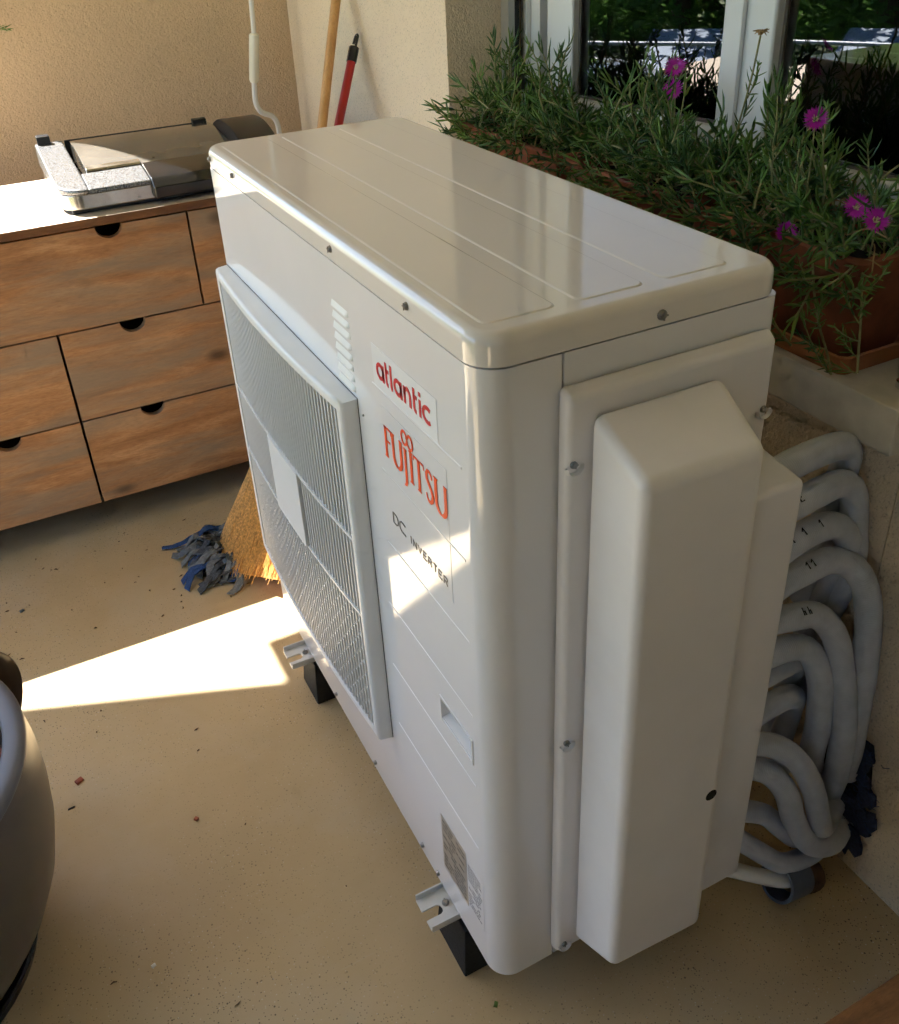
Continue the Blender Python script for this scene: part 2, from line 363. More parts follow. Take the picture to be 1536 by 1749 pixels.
room.box((.97, -2.5, -.04), (4.89, -2.4, 2.7)); room.box((.97, -2.5, 2.71), (5.0, 4.0, 2.8)); room.box((.952, 2.602, -.04), (.968, 3.9, 2.7)); room.box((.952, -2.4, 2.602), (.968, 3.9, 2.7))
struct('room_interior', room, 'room')
sill = obj('window_sill', rbox((.62, .0125, .786), (.846, 1.320, .857), .005, 2), 'stone', kind='structure')

# window (frame fixed, two leaves) --------------------------------------------------------
win = thing('casement_window', (.86, .62, .93), 'white two leaf casement window behind the planted terracotta troughs', 'window')
f = MB()
f.box((.850, 1.256, .93), (.905, 1.318, 2.148)); f.box((.850, .016, .93), (.905, .09, 2.148)); f.box((.850, .0905, .93), (.905, 1.2555, .978)); f.box((.850, .0905, 2.10), (.905, 1.2555, 2.148))
obj('frame', bevel(f, .004, 2), 'pvc', win)
obj('frame_lip', rbox((.838, 1.290, .932), (.849, 1.3175, 2.146), .002, 2), 'pvc', win)
obj('gasket', MB().box((.872, 1.228, .979), (.89, 1.2555, 2.099)), 'gasket', win)
obj('wall_below_frame', MB().box((.858, .016, .858), (.93, 1.318, .929)), 'wall', win)
def leaf(y0, y1, hinge, ang):
    rt = obj('window_leaf', MB().box((0, 0, 0), (.001, .001, .001)), 'pvc', win)
    z0, z1, w = .985, 2.094, .088
    mb = MB(); xa, xb = .842, .892
    mb.box((xa, y1-w, z0), (xb, y1, z1)); mb.box((xa, y0, z0), (xb, y0+w, z1))
    mb.box((xa, y0+w+.0003, z0), (xb, y1-w-.0003, z0+.078)); mb.box((xa, y0+w+.0003, z1-w), (xb, y1-w-.0003, z1))
    me = bevel(mb, .006, 3)
    gm = MB().box((.866, y0+w-.01, z0+.07), (.872, y1-w+.01, z1-w+.01)).mesh('pane', 0)
    bd = MB(); e = .006; a0, a1, b0, b1 = y0+w, y1-w, z0+.078, z1-w
    for lo, hi in (((.860, a0, b0), (.865, a0+e, b1)), ((.860, a1-e, b0), (.865, a1, b1)), ((.860, a0+e, b0), (.865, a1-e, b0+e)), ((.860, a0+e, b1-e), (.865, a1-e, b1))): bd.box(lo, hi)
    bm_ = bd.mesh('glazing_bead', 0)
    rotm = Matrix.Translation((.87, hinge, 0)) @ Matrix.Rotation(ang, 4, 'Z') @ Matrix.Translation((-.87, -hinge, 0))
    for q in (me, gm, bm_): q.transform(rotm)
    me.name = 'window_leaf'; old = rt.data; rt.data = me; me.materials.append(M['pvc']); bpy.data.meshes.remove(old)
    obj('pane', gm, 'glass', rt); obj('glazing_bead', bm_, 'gasket', rt)
    return rt
leaf(.628, 1.218, 1.218, R(6.0)); leaf(.098, .624, .098, 0)
obj('meeting_strip', rbox((.832, .600, .99), (.8415, .640, 2.09), .003, 2), 'pvc', win)
rail = thing('shutter_guide_rail', (.80, 1.31, .858), 'grey metal roller shutter guide rail in the window reveal', 'rail')
obj('channel', MB().prism([(.790, 1.3235), (.790, 1.290), (.806, 1.290), (.806, 1.296), (.796, 1.296), (.796, 1.3235)], .859, 2.149), 'alu', rail)
obj('slot', MB().box((.8065, 1.300, .859), (.824, 1.323, 2.149)), 'blackp', rail)
obj('chrome_bolt', bevel(MB().lathe([(0, 0), (.010, 0), (.0135, .003), (.0135, .012), (.009, .017), (0, .018)], (.678, .052, .8575), 20), .0008, 1, angle=50), 'chrome', label='small chrome bolt head on the stone sill beside the near trough', cat='bolt')

# ------------------------------------------------------------------ heat pump outdoor unit
U = thing('outdoor_unit', (.185, .485, .1), 'large cream air conditioning outdoor unit with fan grille and pipe cover', 'outdoor unit')
ZB, ZS, ZT = .11, 1.078, 1.114
fp = MB().prism(rrect(0, .0902, 0, .97, (.034, .0005, .0005, .022), 10), ZB, ZS)
fpo = obj('front_panel', fp, 'unit', U, smooth=30)
cut = MB().hexa([(-.01, .050, .5185), (.026, .053, .530), (.026, .131, .530), (-.01, .134, .5185)], [(-.01, .050, .556), (.026, .053, .550), (.026, .131, .550), (-.01, .134, .556)])
cuto = obj('cutter', cut, None)
bo = fpo.modifiers.new('cut', 'BOOLEAN'); bo.object = cuto; bo.operation = 'DIFFERENCE'; bo.solver = 'EXACT'
bpy.context.view_layer.update()
nm = bpy.data.meshes.new_from_object(fpo.evaluated_get(bpy.context.evaluated_depsgraph_get()))
fpo.modifiers.clear(); fpo.data = nm; bpy.data.objects.remove(cuto)
nm.shade_smooth(); nm.set_sharp_from_angle(angle=R(30))
hf = MB(); y0, y1, z0, z1, e = .047, .137, .5155, .559, .0035
hf.add([(-.0016, y0, z0), (-.0016, y1, z0), (-.0016, y1, z1), (-.0016, y0, z1), (-.0016, y0+e, z0+e), (-.0016, y1-e, z0+e), (-.0016, y1-e, z1-e), (-.0016, y0+e, z1-e),
        (.004, y0, z0), (.004, y1, z0), (.004, y1, z1), (.004, y0, z1), (.004, y0+e, z0+e), (.004, y1-e, z0+e), (.004, y1-e, z1-e), (.004, y0+e, z1-e)],
       [(0, 1, 5, 4), (1, 2, 6, 5), (2, 3, 7, 6), (3, 0, 4, 7), (0, 8, 9, 1), (1, 9, 10, 2), (2, 10, 11, 3), (3, 11, 8, 0), (4, 5, 13, 12), (5, 6, 14, 13), (6, 7, 15, 14), (7, 4, 12, 15)])
obj('handle_rim', hf, 'unit', U, smooth=0)
obj('side_panel', MB().prism(rrect(.0930, .37, .0008, .969, (.0005, .018, .018, .0005), 6), ZB, ZS), 'unit', U, smooth=30)
obj('base_pan', MB().box((.01, .02, .104), (.36, .95, .1095)), 'unit', U)
obj('inner_core', MB().box((.03, .012, .12), (.34, .958, 1.0806)), 'grilledark', U)
def is_top(z): return lambda ed: all(abs(v.co.z-z) < 1e-5 for v in ed.verts)
lid = bevel(MB().prism(rrect(-.0012, .3715, -.0012, .9715, .035, 12), 1.0808, ZT), .013, 6, is_top(ZT), 60)
LID = obj('lid', lid, 'lid', U)
for x0, x1 in ((.022, .100), (.128, .205), (.233, .314)):
    rg = [[(x, y, ZT+z) for x, y in rrect(x0-g, x1+g, .030-g, .935+g, .010, 6)] for g, z in ((.0036, -.0006), (.0022, .0002), (.0010, .0009), (.0, .0012))]
    n = len(rg[0]); obj('lid_panel', MB().add([p for r_ in rg for p in r_], [(i*n+k, i*n+(k+1) % n, (i+1)*n+(k+1) % n, (i+1)*n+k) for i in range(3) for k in range(n)]+[tuple(3*n+k for k in range(n))]), 'lid', LID, smooth=70)
def screw_mesh():
    mb = MB().lathe([(0, .0038), (.003, .0036), (.0046, .002), (.005, 0), (.005, -.001)], n=14)
    mb.box((-.0042, -.0007, .0032), (.0042, .0007, .0042)); mb.box((-.0007, -.0042, .0033), (.0007, .0042, .0043)); return mb.mesh('screw', 40)
SM = screw_mesh()
def screw(p, d, parent, sc_=1.0):
    o = obj('screw', SM, 'screw', parent, loc=p); o.rotation_euler = Vector(d).to_track_quat('Z', 'Y').to_euler(); o.scale = (sc_,)*3; return o
for y in (.153, .372, .80, .935): screw((-.0012, y, 1.0955), (-1, 0, 0), LID, .95)
screw((.206, -.0012, 1.092), (0, -1, 0), LID, 1.15)
for y, z in ((.245, .128), (.438, .128), (.63, .128), (.19, .124)): screw((-.0003, y, z), (-1, 0, 0), U, .9)
for y in (.29, .305): screw((-.0003, .318, y+.60), (-1, 0, 0), U, .35) if y < .3 else None
# embossed lines on the front panel
for z, ya in ((.955, .275), (.837, .268), (.720, .272), (.602, .292), (.478, .300), (.355, .30)):
    mb = MB(); n = 8
    prof = [(.0017*math.cos(PI*k/n), .0008*math.sin(PI*k/n)) for k in range(n+1)]
    prof = [(-.0002, z+a) if False else (-b, z+a) for a, b in prof]
    mb.prism([(x, zz) for x, zz in prof], .045, ya, 'y')
    obj('embossed_rib', mb, 'unit', U, smooth=60)
# louvred vent slots
for k in range(8):
    z = 1.0205-.0147*k; mb = MB(); ya, yb = .337, .392; n = 6
    path = [(y, z) for y in (ya, yb)]
    sec = [(0, .0048), (-.0034, -.0012), (-.0034, -.0028), (0, -.0034)]
    vs = []
    ys = [ya, ya+.004, yb-.004, yb]; sx = [.25, 1, 1, .25]
    for y, s_ in zip(ys, sx): vs += [(x*s_, y, z+dz) for x, dz in sec]
    fs = [(i*4+j, i*4+(j+1) % 4, (i+1)*4+(j+1) % 4, (i+1)*4+j) for i in range(3) for j in range(4)]+[(3, 2, 1, 0), (12, 13, 14, 15)]
    mb.add(vs, fs); obj('vent_louvre', bevel(mb, .0008, 2), 'grille', U)
# fan grille
GY0, GY1, GZ0, GZ1 = .336, .944, .293, .905
def bulge(y):
    t = (y-.5*(GY0+GY1))/(.5*(GY1-GY0)); return .024+.011*(1-t*t)
def bar(y0, y1, z0, z1, n=16, xin=-.0005, dx=0):
    mb = MB(); vs = []
    for i in range(n+1):
        y = y0+(y1-y0)*i/n; x = -bulge(y)-dx
        vs += [(xin, y, z0), (x, y, z0), (x, y, z1), (xin, y, z1)]
    fs = [(i*4+j, i*4+(j+1) % 4, (i+1)*4+(j+1) % 4, (i+1)*4+j) for i in range(n) for j in range(4)]+[(3, 2, 1, 0), (n*4, n*4+1, n*4+2, n*4+3)]
    return mb.add(vs, fs)
ins = .016
fr = MB(); n = 18
def rect_ring(g, x_of):
    out_ = []
    ys = [GY0+g+(GY1-GY0-2*g)*i/n for i in range(n+1)]
    out_ += [(x_of(y), y, GZ0+g) for y in ys]+[(x_of(y), y, GZ1-g) for y in reversed(ys)]
    return out_
rings = [rect_ring(-.0015, lambda y: -.0005), rect_ring(.0, lambda y: -bulge(y)+.006), rect_ring(.0018, lambda y: -bulge(y)+.0018), rect_ring(.006, lambda y: -bulge(y)), rect_ring(ins-.0025, lambda y: -bulge(y)), rect_ring(ins, lambda y: -bulge(y)+.002), rect_ring(ins, lambda y: -.0008)]
m_ = len(rings[0]); fr.add([p for r_ in rings for p in r_], [(i*m_+k, i*m_+(k+1) % m_, (i+1)*m_+(k+1) % m_, (i+1)*m_+k) for i in range(len(rings)-1) for k in range(m_)])
G = obj('fan_grille', fr, 'grille', U, smooth=50)
obj('fan_chamber', MB().box((-.0058, GY0+ins+.001, GZ0+ins+.001), (-.003, GY1-ins-.001, GZ1-ins-.001)), 'grilledark', G)
obj('seal_gap', MB().box((-.0009, GY0-.0022, GZ0-.0022), (-.0002, GY1+.0022, GZ1+.0022)), 'grilledark', G)
SLM = rbox((-.0042, -.0017, GZ0+ins-.002), (.0, .0017, GZ1-ins+.002), .0005, 1)
PY0, PY1, PZ0, PZ1 = .556, .704, .541, .684
NS = 49; pitch = (GY1-GY0-2*ins)/(NS+1); bridge = MB()
for k in range(NS):
    y = GY0+ins+pitch*(k+1)
    obj('slat', SLM, 'grille', G, loc=(-bulge(y)+.0065, y, 0))
    yb = y+pitch
    if k < NS-1:
        for j in range(9):
            z = PZ0-.022-.028*j-(.014 if k % 2 else 0)
            if z > GZ0+ins+.004: bridge.box((-bulge(y+pitch/2)+.0035, y+.0012, z-.0012), (-bulge(y+pitch/2)+.0075, yb-.0012, z+.0012))
obj('slat_bridges', bridge, 'grille', G, kind='stuff', smooth=0)
for z in (PZ1-.002, PZ0+.002):
    obj('rib', bar(GY0+ins-.002, GY1-ins+.002, z-.0022, z+.0022, 16, -.018, -.0005), 'grille', G)
pl = MB(); vs = []
for i in range(9):
    y = PY0+(PY1-PY0)*i/8; vs += [(-bulge(y)+.004, y, PZ0), (-bulge(y)-.0022, y, PZ0), (-bulge(y)-.0022, y, PZ1), (-bulge(y)+.004, y, PZ1)]
pl.add(vs, [(i*4+j, i*4+(j+1) % 4, (i+1)*4+(j+1) % 4, (i+1)*4+j) for i in range(8) for j in range(4)]+[(3, 2, 1, 0), (32, 33, 34, 35)])
obj('badge_plate', bevel(pl, .0012, 2), 'grille', G)
# pipe cover on the near end
PC = obj('pipe_cover', bevel(MB().hexa([(.086, -.02, .143), (.349, -.02, .143), (.356, -.0002, .138), (.084, -.0002, .138)], [(.086, -.02, 1.038), (.349, -.02, 1.038), (.356, -.0002, 1.046), (.084, -.0002, 1.046)]), .007, 4), 'cover', U)
main = MB().hexa([(.1015, -.122, .243), (.2515, -.122, .228), (.276, -.0195, .150), (.112, -.0195, .160)],
                 [(.0995, -.122, .9905), (.2485, -.122, .9885), (.276, -.0195, 1.018), (.110, -.0195, 1.018)])
obj('cover_box', bevel(main, .013, 5), 'cover', PC)
rear = MB().hexa([(.258, -.0300, .112), (.4195, -.0300, .108), (.4195, .10, .108), (.258, .10, .112)],
                 [(.258, -.0300, .846), (.4185, -.0300, .843), (.4185, .10, .862), (.258, .10, .862)])
obj('rear_cover', bevel(rear, .008, 4), 'cover', PC)
for x, z in ((.0925, .9625), (.0925, .568), (.097, .158), (.3415, .955)):
    cup = MB(); n = 12
    vs = []
    for k in range(n+1):
        a = PI+PI*k/n
        vs += [(x+.0115*math.cos(a), -.0205, z+.0115*math.sin(a)), (x+.0092*math.cos(a), -.0255, z+.0092*math.sin(a)), (x+.008*math.cos(a), -.0205, z+.008*math.sin(a))]
    fs = [(i*3+j, i*3+(j+1) % 3, (i+1)*3+(j+1) % 3, (i+1)*3+j) for i in range(n) for j in range(3)]
    cup.add(vs, fs); obj('screw_cup', cup, 'cover', PC, smooth=60)
    screw((x, -.0203, z+.001), (0, -1, .25), PC, .85)
h = obj('cable_hole', MB().lathe([(0, .0006), (.0065, .0006), (.0085, 0)], n=18), 'blackhole', PC, loc=(.2365, -.1222, .498)); h.rotation_euler = (PI/2, 0, 0)
# foot brackets
for ya in (.122, .768):
    br = MB(); yb = ya+.056
    prof = [(-.047, ya), (-.047, ya+.017), (-.022, ya+.017), (-.0175, ya+.020), (-.016, ya+.0255), (-.0175, ya+.031), (-.022, ya+.034), (-.047, ya+.034), (-.047, yb), (.36, yb), (.36, ya)]
    br.prism(prof, .1005, .1035)
    b_ = obj('foot_bracket', br, 'bracket', U, smooth=30)
    obj('flange', MB().box((-.046, ya-.0025, .1005), (.36, ya-.0001, .1135)), 'bracket', b_)
    obj('flange', MB().box((-.046, yb+.0001, .1005), (.36, yb+.0025, .1135)), 'bracket', b_)
    screw((-.008, ya+.03, .1035), (0, 0, 1), b_, 1.2)

# stroke lettering ------------------------------------------------------------------------
def ribbon(mb, pts, w, y0, z0, x=-.0012, closed=False, cal=None):
    """flat stroke on the x = const face; u runs towards -y (reading direction), v up"""
    P = [Vector(p) for p in pts]; n = len(P); L = []; Rr = []
    for i in range(n):
        if closed: t = P[(i+1) % n]-P[i-1]
        else: t = P[min(i+1, n-1)]-P[max(i-1, 0)]
        t.normalize(); nn = Vector((-t.y, t.x)); ww = w[i] if isinstance(w, (list, tuple)) else w
        if cal: ww = cal[0]*abs(t.y)+cal[1]*abs(t.x)
        L.append(P[i]+nn*ww/2); Rr.append(P[i]-nn*ww/2)
    vs = []
    for a, b in zip(L, Rr):
        for q in (a, b): vs.append((x, y0-q.x, z0+q.y))
        for q in (a, b): vs.append((x+.0004, y0-q.x, z0+q.y))
    fs = []
    for i in range(n if closed else n-1):
        j = (i+1) % n
        fs += [(i*4, i*4+1, j*4+1, j*4), (i*4, j*4, j*4+2, i*4+2), (i*4+1, i*4+3, j*4+3, j*4+1)]
    if not closed: fs += [(0, 2, 3, 1), ((n-1)*4, (n-1)*4+1, (n-1)*4+3, (n-1)*4+2)]
    mb.add(vs, fs)
def arc(cx, cy_, rx, ry, a0, a1, n=14): return [(cx+rx*math.cos(R(a0+(a1-a0)*k/n)), cy_+ry*math.sin(R(a0+(a1-a0)*k/n))) for k in range(n+1)]
def label_plate(name, y0, y1, z0, z1, mat, x=-.0006, parent=None):
    return obj(name, MB().box((x, y0, z0), (-.0001, y1, z1)), mat, parent or U)
# "atlantic"
lp = label_plate('brand_sticker', .097, .2675, .9575, 1.0115, 'lab_white')
mb = MB(); W_ = .0052; H = .0215; Y0, Z0 = .2565, .9715
def a_(u):
    r = .0088; ribbon(mb, arc(u+r, H/2, r, H/2-.002, 0, 360, 26)[:-1], W_, Y0, Z0, closed=True); ribbon(mb, [(u+2*r, H), (u+2*r, -.0005)], W_, Y0, Z0)
def t_(u): ribbon(mb, [(u+.004, .0295), (u+.004, .006)]+arc(u+.0085, .0055, .0045, .004, 180, 275, 6), W_, Y0, Z0); ribbon(mb, [(u+.004, H-.002), (u+.0115, H-.002)], W_*.9, Y0, Z0)
def n_(u): ribbon(mb, [(u+.002, 0), (u+.002, H)], W_, Y0, Z0); ribbon(mb, [(u+.002, .011)]+arc(u+.0095, .012, .0072, .0085, 180, 0, 12)+[(u+.0167, 0)], W_, Y0, Z0)
a_(.003)
t_(.0255); ribbon(mb, [(.0435, .031), (.0435, .005)]+arc(.047, .005, .0035, .004, 180, 260, 5), W_, Y0, Z0); a_(.0525); n_(.0775); t_(.1005)
ribbon(mb, [(.1195, 0), (.1195, H)], W_, Y0, Z0); ribbon(mb, [(.1195, .0255), (.1195, .0305)], W_, Y0, Z0)
ribbon(mb, arc(.1375, H/2, .0105, H/2-.002, 52, 308, 22), W_, Y0, Z0)
obj('lettering', mb, 'red', lp, smooth=0)
# "FUJITSU" with the loop mark, "DC INVERTER"
lp2 = label_plate('maker_sticker', .0815, .2555, .752, .934, 'lab_clear', -.0004)
mb = MB(); Y0, Z0 = .2515, .866; H = .0435; K = (.0066, .0026)
def serif(u, v, w=.010): ribbon(mb, [(u-w/2, v), (u+w/2, v)], .0018, Y0, Z0, x=-.00135)
def st(p, w=None): ribbon(mb, p, w if w else .0064, Y0, Z0, x=-.0013, cal=None if w else K)
st([(.006, 0), (.006, H)], .0062); st([(.003, H-.0013), (.0225, H-.0013)], .0027); st([(.0222, H), (.0222, H-.007)], .0018); st([(.006, .024), (.0185, .024)], .0025); serif(.006, .0009)
def U_(u, w): st([(u, H), (u, .014)]+arc(u+w/2, .013, w/2, .0125, 180, 360, 16)+[(u+w, H)]); serif(u, H-.0009); serif(u+w, H-.0009, .008)
U_(.0275, .0225)
st([(.0625, H-.004), (.0625, .002), (.0622, -.006), (.0600, -.0115), (.0560, -.0135)], [.006, .006, .006, .005, .002]); serif(.0625, H-.0045)
st([(.0785, 0), (.0785, H)], .0062); serif(.0785, H-.0009); serif(.0785, .0009)
st([(.0990, 0), (.0990, H-.001)], .0062); st([(.0860, H-.0013), (.1120, H-.0013)], .0027); st([(.0862, H), (.0857, H-.007)], .0018); st([(.1118, H), (.1123, H-.007)], .0018); serif(.099, .0009)
st([(.1330, .0345), (.1315, .0395), (.1275, .0425), (.1225, .0415), (.1195, .0370), (.1200, .0310), (.1245, .0255), (.1305, .0190), (.1335, .0125), (.1320, .0055), (.1275, .0012), (.1225, .0012), (.1185, .0045), (.1172, .0100)], [.0025, .003, .004, .0048, .0056, .006, .0062, .0062, .006, .0056, .0048, .004, .003, .0025])
U_(.1425, .0235)
for s_ in (-1, 1): st(arc(.0705+s_*.0078, .0545, .0074, .0088, 0 if s_ < 0 else 180, 360 if s_ < 0 else 540, 26)[:-1]+[], .0034)
obj('lettering', mb, 'orange', lp2, smooth=0)
mb = MB(); Y0, Z0 = .246, .7685
def sk(p, w=.0021): ribbon(mb, p, w, Y0, Z0, x=-.0012)
h = .0155
sk([(.002, h), (.002, 0), (.011, 0), (.0155, .003), (.017, h/2), (.0155, h-.003), (.011, h), (.002, h)]); sk([(.039, h-.001), (.033, h), (.027, h), (.0225, h-.003), (.0215, h/2), (.0225, .003), (.027, 0), (.039, 0)])
h = .0105; u = .051; w_ = .0088; gp = .0138
for ch in 'INVERTER':
    s_ = {'I': [[(.004, 0), (.004, h)]], 'N': [[(0, 0), (0, h), (w_, 0), (w_, h)]], 'V': [[(0, h), (w_/2, 0), (w_, h)]], 'E': [[(w_, h), (0, h), (0, 0), (w_, 0)], [(0, h/2), (w_*.8, h/2)]],
          'R': [[(0, 0), (0, h), (w_*.8, h), (w_, h*.78), (w_*.8, h*.5), (0, h*.5)], [(w_*.5, h*.5), (w_, 0)]], 'T': [[(0, h), (w_, h)], [(w_/2, h), (w_/2, 0)]]}[ch]
    for p in s_: sk([(u+a, b) for a, b in p], .0017)
    u += gp if ch != 'I' else .0105
obj('small_lettering', mb, 'black', lp2, smooth=0)
lp3 = label_plate('data_sticker', .085, .163, .178, .296, 'lab_grey')
mb = MB(); random.seed(3)
for r_ in range(13):
    z = .287-.0083*r_; y = .158
    while y > .094:
        L_ = random.uniform(.004, .016)
        if random.random() < .75: mb.box((-.0009, max(.09, y-L_), z-.0012), (-.00065, y, z+.0012))
        y -= L_+.003
obj('printed_rows', mb, 'black', lp3, smooth=0)
lp4 = label_plate('warning_sticker', .036, .0825, .184, .288, 'lab_clear')
mb = MB()
for r_ in range(15):
    z = .280-.0063*r_; y = .080
    while y > .045:
        L_ = random.uniform(.003, .012)
        if random.random() < .8: mb.box((-.0009, max(.039, y-L_), z-.0009), (-.00065, y, z+.0009))
        y -= L_+.002
obj('printed_rows', mb, 'black', lp4, smooth=0)
for ya, yb, w_ in ((.088, .188, 'near'), (.745, .836, 'far')):
    o = obj('rubber_foot', bevel(MB().hexa([(-.012, ya, 0), (.385, ya, 0), (.385, yb, 0), (-.012, yb, 0)], [(-.004, ya+.008, .1), (.378, ya+.008, .1), (.378, yb-.008, .1), (-.004, yb-.008, .1)]), .003, 2), 'rubber',
        label='black rubber support block under the near foot bracket of the outdoor unit' if w_ == 'near' else 'black rubber support block under the far foot bracket of the outdoor unit', cat='support block', group='rubber blocks under the unit')

# ------------------------------------------------------------------ pipes behind the unit
HP = {
'h1': [(0.40, 0.045, 0.785), (0.43, 0.049, 0.79), (0.482, 0.053, 0.799), (0.561, 0.067, 0.791), (0.605, 0.072, 0.780), (0.617, 0.075, 0.745), (.61, .085, .66), (.60, .09, .5)],
'h2': [(0.40, 0.025, 0.735), (0.43, 0.03, 0.743), (0.5, 0.035, 0.75), (0.578, 0.048, 0.742), (0.611, 0.049, 0.714), (0.618, 0.042, 0.657), (0.618, 0.034, 0.588), (.615, .06, .46), (.61, .08, .3)],
'h3': [(0.40, 0.015, 0.675), (0.43, 0.02, 0.684), (0.508, 0.028, 0.697), (0.57, 0.037, 0.681), (0.606, 0.038, 0.641), (0.613, 0.048, 0.583), (.605, .07, .47), (.60, .09, .3)],
'h4': [(0.40, 0.018, 0.615), (0.43, 0.021, 0.624), (0.496, 0.024, 0.633), (0.561, 0.029, 0.629), (0.598, 0.02, 0.612), (0.612, 0.001, 0.583), (0.617, -0.014, 0.527), (0.619, -0.024, 0.431), (0.620, -0.030, 0.313), (.642, -.02, .20)],
'h5': [(0.40, 0.025, 0.568), (0.43, 0.023, 0.571), (0.491, 0.018, 0.564), (0.544, 0.017, 0.545), (0.574, 0.003, 0.503), (0.587, -0.013, 0.434), (0.596, -0.028, 0.345), (0.608, -0.026, 0.232), (.640, .0, .13)],
'h6': [(0.40, 0.020, 0.503), (0.43, 0.018, 0.51), (0.491, 0.014, 0.51), (0.540, 0.015, 0.48), (0.559, 0.001, 0.426), (0.566, -0.006, 0.341), (0.580, 0.004, 0.252), (.63, .03, .15)],
'h7': [(0.40, 0.02, 0.462), (0.43, 0.017, 0.466), (0.5, 0.025, 0.458), (0.555, 0.046, 0.424), (.57, .07, .34), (.57, .09, .2)],
'h8': [(0.40, 0.012, 0.392), (0.43, 0.012, 0.4), (0.5, 0.02, 0.397), (0.544, 0.03, 0.374), (0.562, 0.045, 0.319), (0.572, 0.06, 0.227), (.60, .07, .15)],
'h9': [(0.40, 0.010, 0.362), (0.421, 0.003, 0.365), (0.465, -0.013, 0.352), (0.5, -0.03, 0.32), (0.535, -0.042, 0.25), (0.556, -0.047, 0.181), (0.578, -0.044, 0.135), (.63, -.02, .13)],
'h10': [(0.40, 0.015, 0.310), (0.421, 0.008, 0.313), (0.465, -0.011, 0.294), (0.491, -0.03, 0.254), (0.517, -0.036, 0.178), (0.552, -0.046, 0.112), (0.596, -0.052, 0.092), (.642, -.035, .09)],
'h11': [(0.40, 0.015, 0.205), (0.43, 0.013, 0.201), (0.482, -0.002, 0.178), (0.517, -0.008, 0.135), (0.561, -0.010, 0.079), (.60, 0, .06)],
'h12': [(0.40, 0.010, 0.165), (0.43, 0.006, 0.150), (0.474, -0.018, 0.107), (0.517, -0.034, 0.070), (0.587, -0.032, 0.050), (.640, -.015, .045)],
}
HL = {'h1': 'topmost white sleeved pipe behind the unit, just under the sill', 'h2': 'second white sleeved pipe from the top behind the unit', 'h3': 'third white sleeved pipe from the top with black strokes on it',
      'h4': 'outermost long white pipe curving down beside the wall', 'h5': 'thick white pipe curving down just inside the outermost one', 'h6': 'white pipe nested inside the two long curved pipes',
      'h7': 'short dim white pipe half hidden between two bends', 'h8': 'small white pipe bend in the middle of the pipe bundle', 'h9': 'lower white pipe drooping in a rounded tip above the wall hole',
      'h10': 'lower white pipe sweeping under the drooping tip into the wall', 'h11': 'dim white pipe low behind the drooping pipes', 'h12': 'lowest white sleeved pipe lying near the floor'}
def uv_tube(name, pts, r, mat, n=16, sub=8, **kw):
    path = smoothpath(pts, sub); ph_ = 37*r+len(pts); mb = MB().tube(path, [r*(1+.012*math.sin(.9*i+ph_)*math.sin(.37*i+2*ph_)) for i in range(len(path))], n); me = mb.mesh(name, 60)
    uvl = me.uv_layers.new(name='UVMap'); L = [0]
    for a, b in zip(path, path[1:]): L.append(L[-1]+(b-a).length)
    for lp_ in me.loops:
        i = lp_.vertex_index; uvl.data[lp_.index].uv = ((i % n)/n, L[min(i//n, len(L)-1)])
    return obj(name, me, mat, **kw), path
HOSE = {}
for k, p in HP.items():
    r_ = {'h9': .0182, 'h10': .019, 'h7': .016, 'h8': .018, 'h11': .017, 'h12': .0165, 'h1': .020}.get(k, .0195)
    HOSE[k] = (*uv_tube('refrigerant_pipe', p, r_, 'hose', label=HL[k], cat='pipe', group='sleeved pipes behind the unit'), r_)
def marks(k, segs):
    o, path, r_ = HOSE[k]; mb = MB()
    for f0, strokes in segs:
        i = min(len(path)-2, int(f0*(len(path)-1))); p = path[i]; t = (path[i+1]-path[i]).normalized()
        view = (CP-p).normalized(); nrm = (view-t*view.dot(t)).normalized(); nrm = (nrm+Vector((0, -.0, .35))); nrm = (nrm-t*nrm.dot(t)).normalized(); b = nrm.cross(t)
        for st_ in strokes:
            pts = []
            for u, v in st_:
                th = v/r_; pts.append(p+t*u+(nrm*math.cos(th)+b*math.sin(th))*(r_+.0003))
            mb.tube(pts, .0010, 5)
    obj('marker_writing', mb, 'ink', o, smooth=60, kind='stuff')
h_ = .010
LT = {'S': [[(.006, .008), (.001, .010), (0, .006), (.005, .004), (.004, 0), (0, .001)]], 'I': [[(0, 0), (.001, .011)]], 'N': [[(0, 0), (.001, .010), (.006, .001), (.008, .011)]], 'E': [[(.006, .011), (.001, .010), (0, 0), (.005, 0)], [(.0005, .005), (.004, .006)]],
      '1': [[(-.002, .007), (.002, .011), (.001, 0)]], 'A': [[(0, 0), (.003, .011), (.006, 0)], [(.001, .004), (.005, .004)]], '2': [[(0, .008), (.003, .011), (.005, .008), (0, 0), (.006, 0)]], 'h': [[(0, 0), (.001, .011)], [(0, .005), (.003, .006), (.004, 0)]]}
def word(s): 
    out = []; u = 0
    for ch in s:
        for p in LT[ch]: out.append([(u+a, b-.005) for a, b in p])
        u += .011
    return out
marks('h2', [(.17, word('SINE'))]); marks('h3', [(.14, word('1')), (.18, word('1')), (.22, word('1')), (.26, word('1')), (.31, word('1'))])
marks('h4', [(.13, word('A2')), (.24, word('11'))]); marks('h5', [(.14, word('A1')), (.28, word('hh'))]); marks('h6', [(.15, word('A1'))])
marks('h8', [(.08, word('2'))]); marks('h7', [(.08, word('2'))])
dr, _ = uv_tube('drain_hose', [(0.40, .02, .075), (0.425, .012, .066), (0.465, -0.017, 0.056), (0.508, -0.040, 0.040), (.53, -.045, .034)], .0125, 'whitep', label='thin white drain hose entering the grey floor pipe', cat='hose')
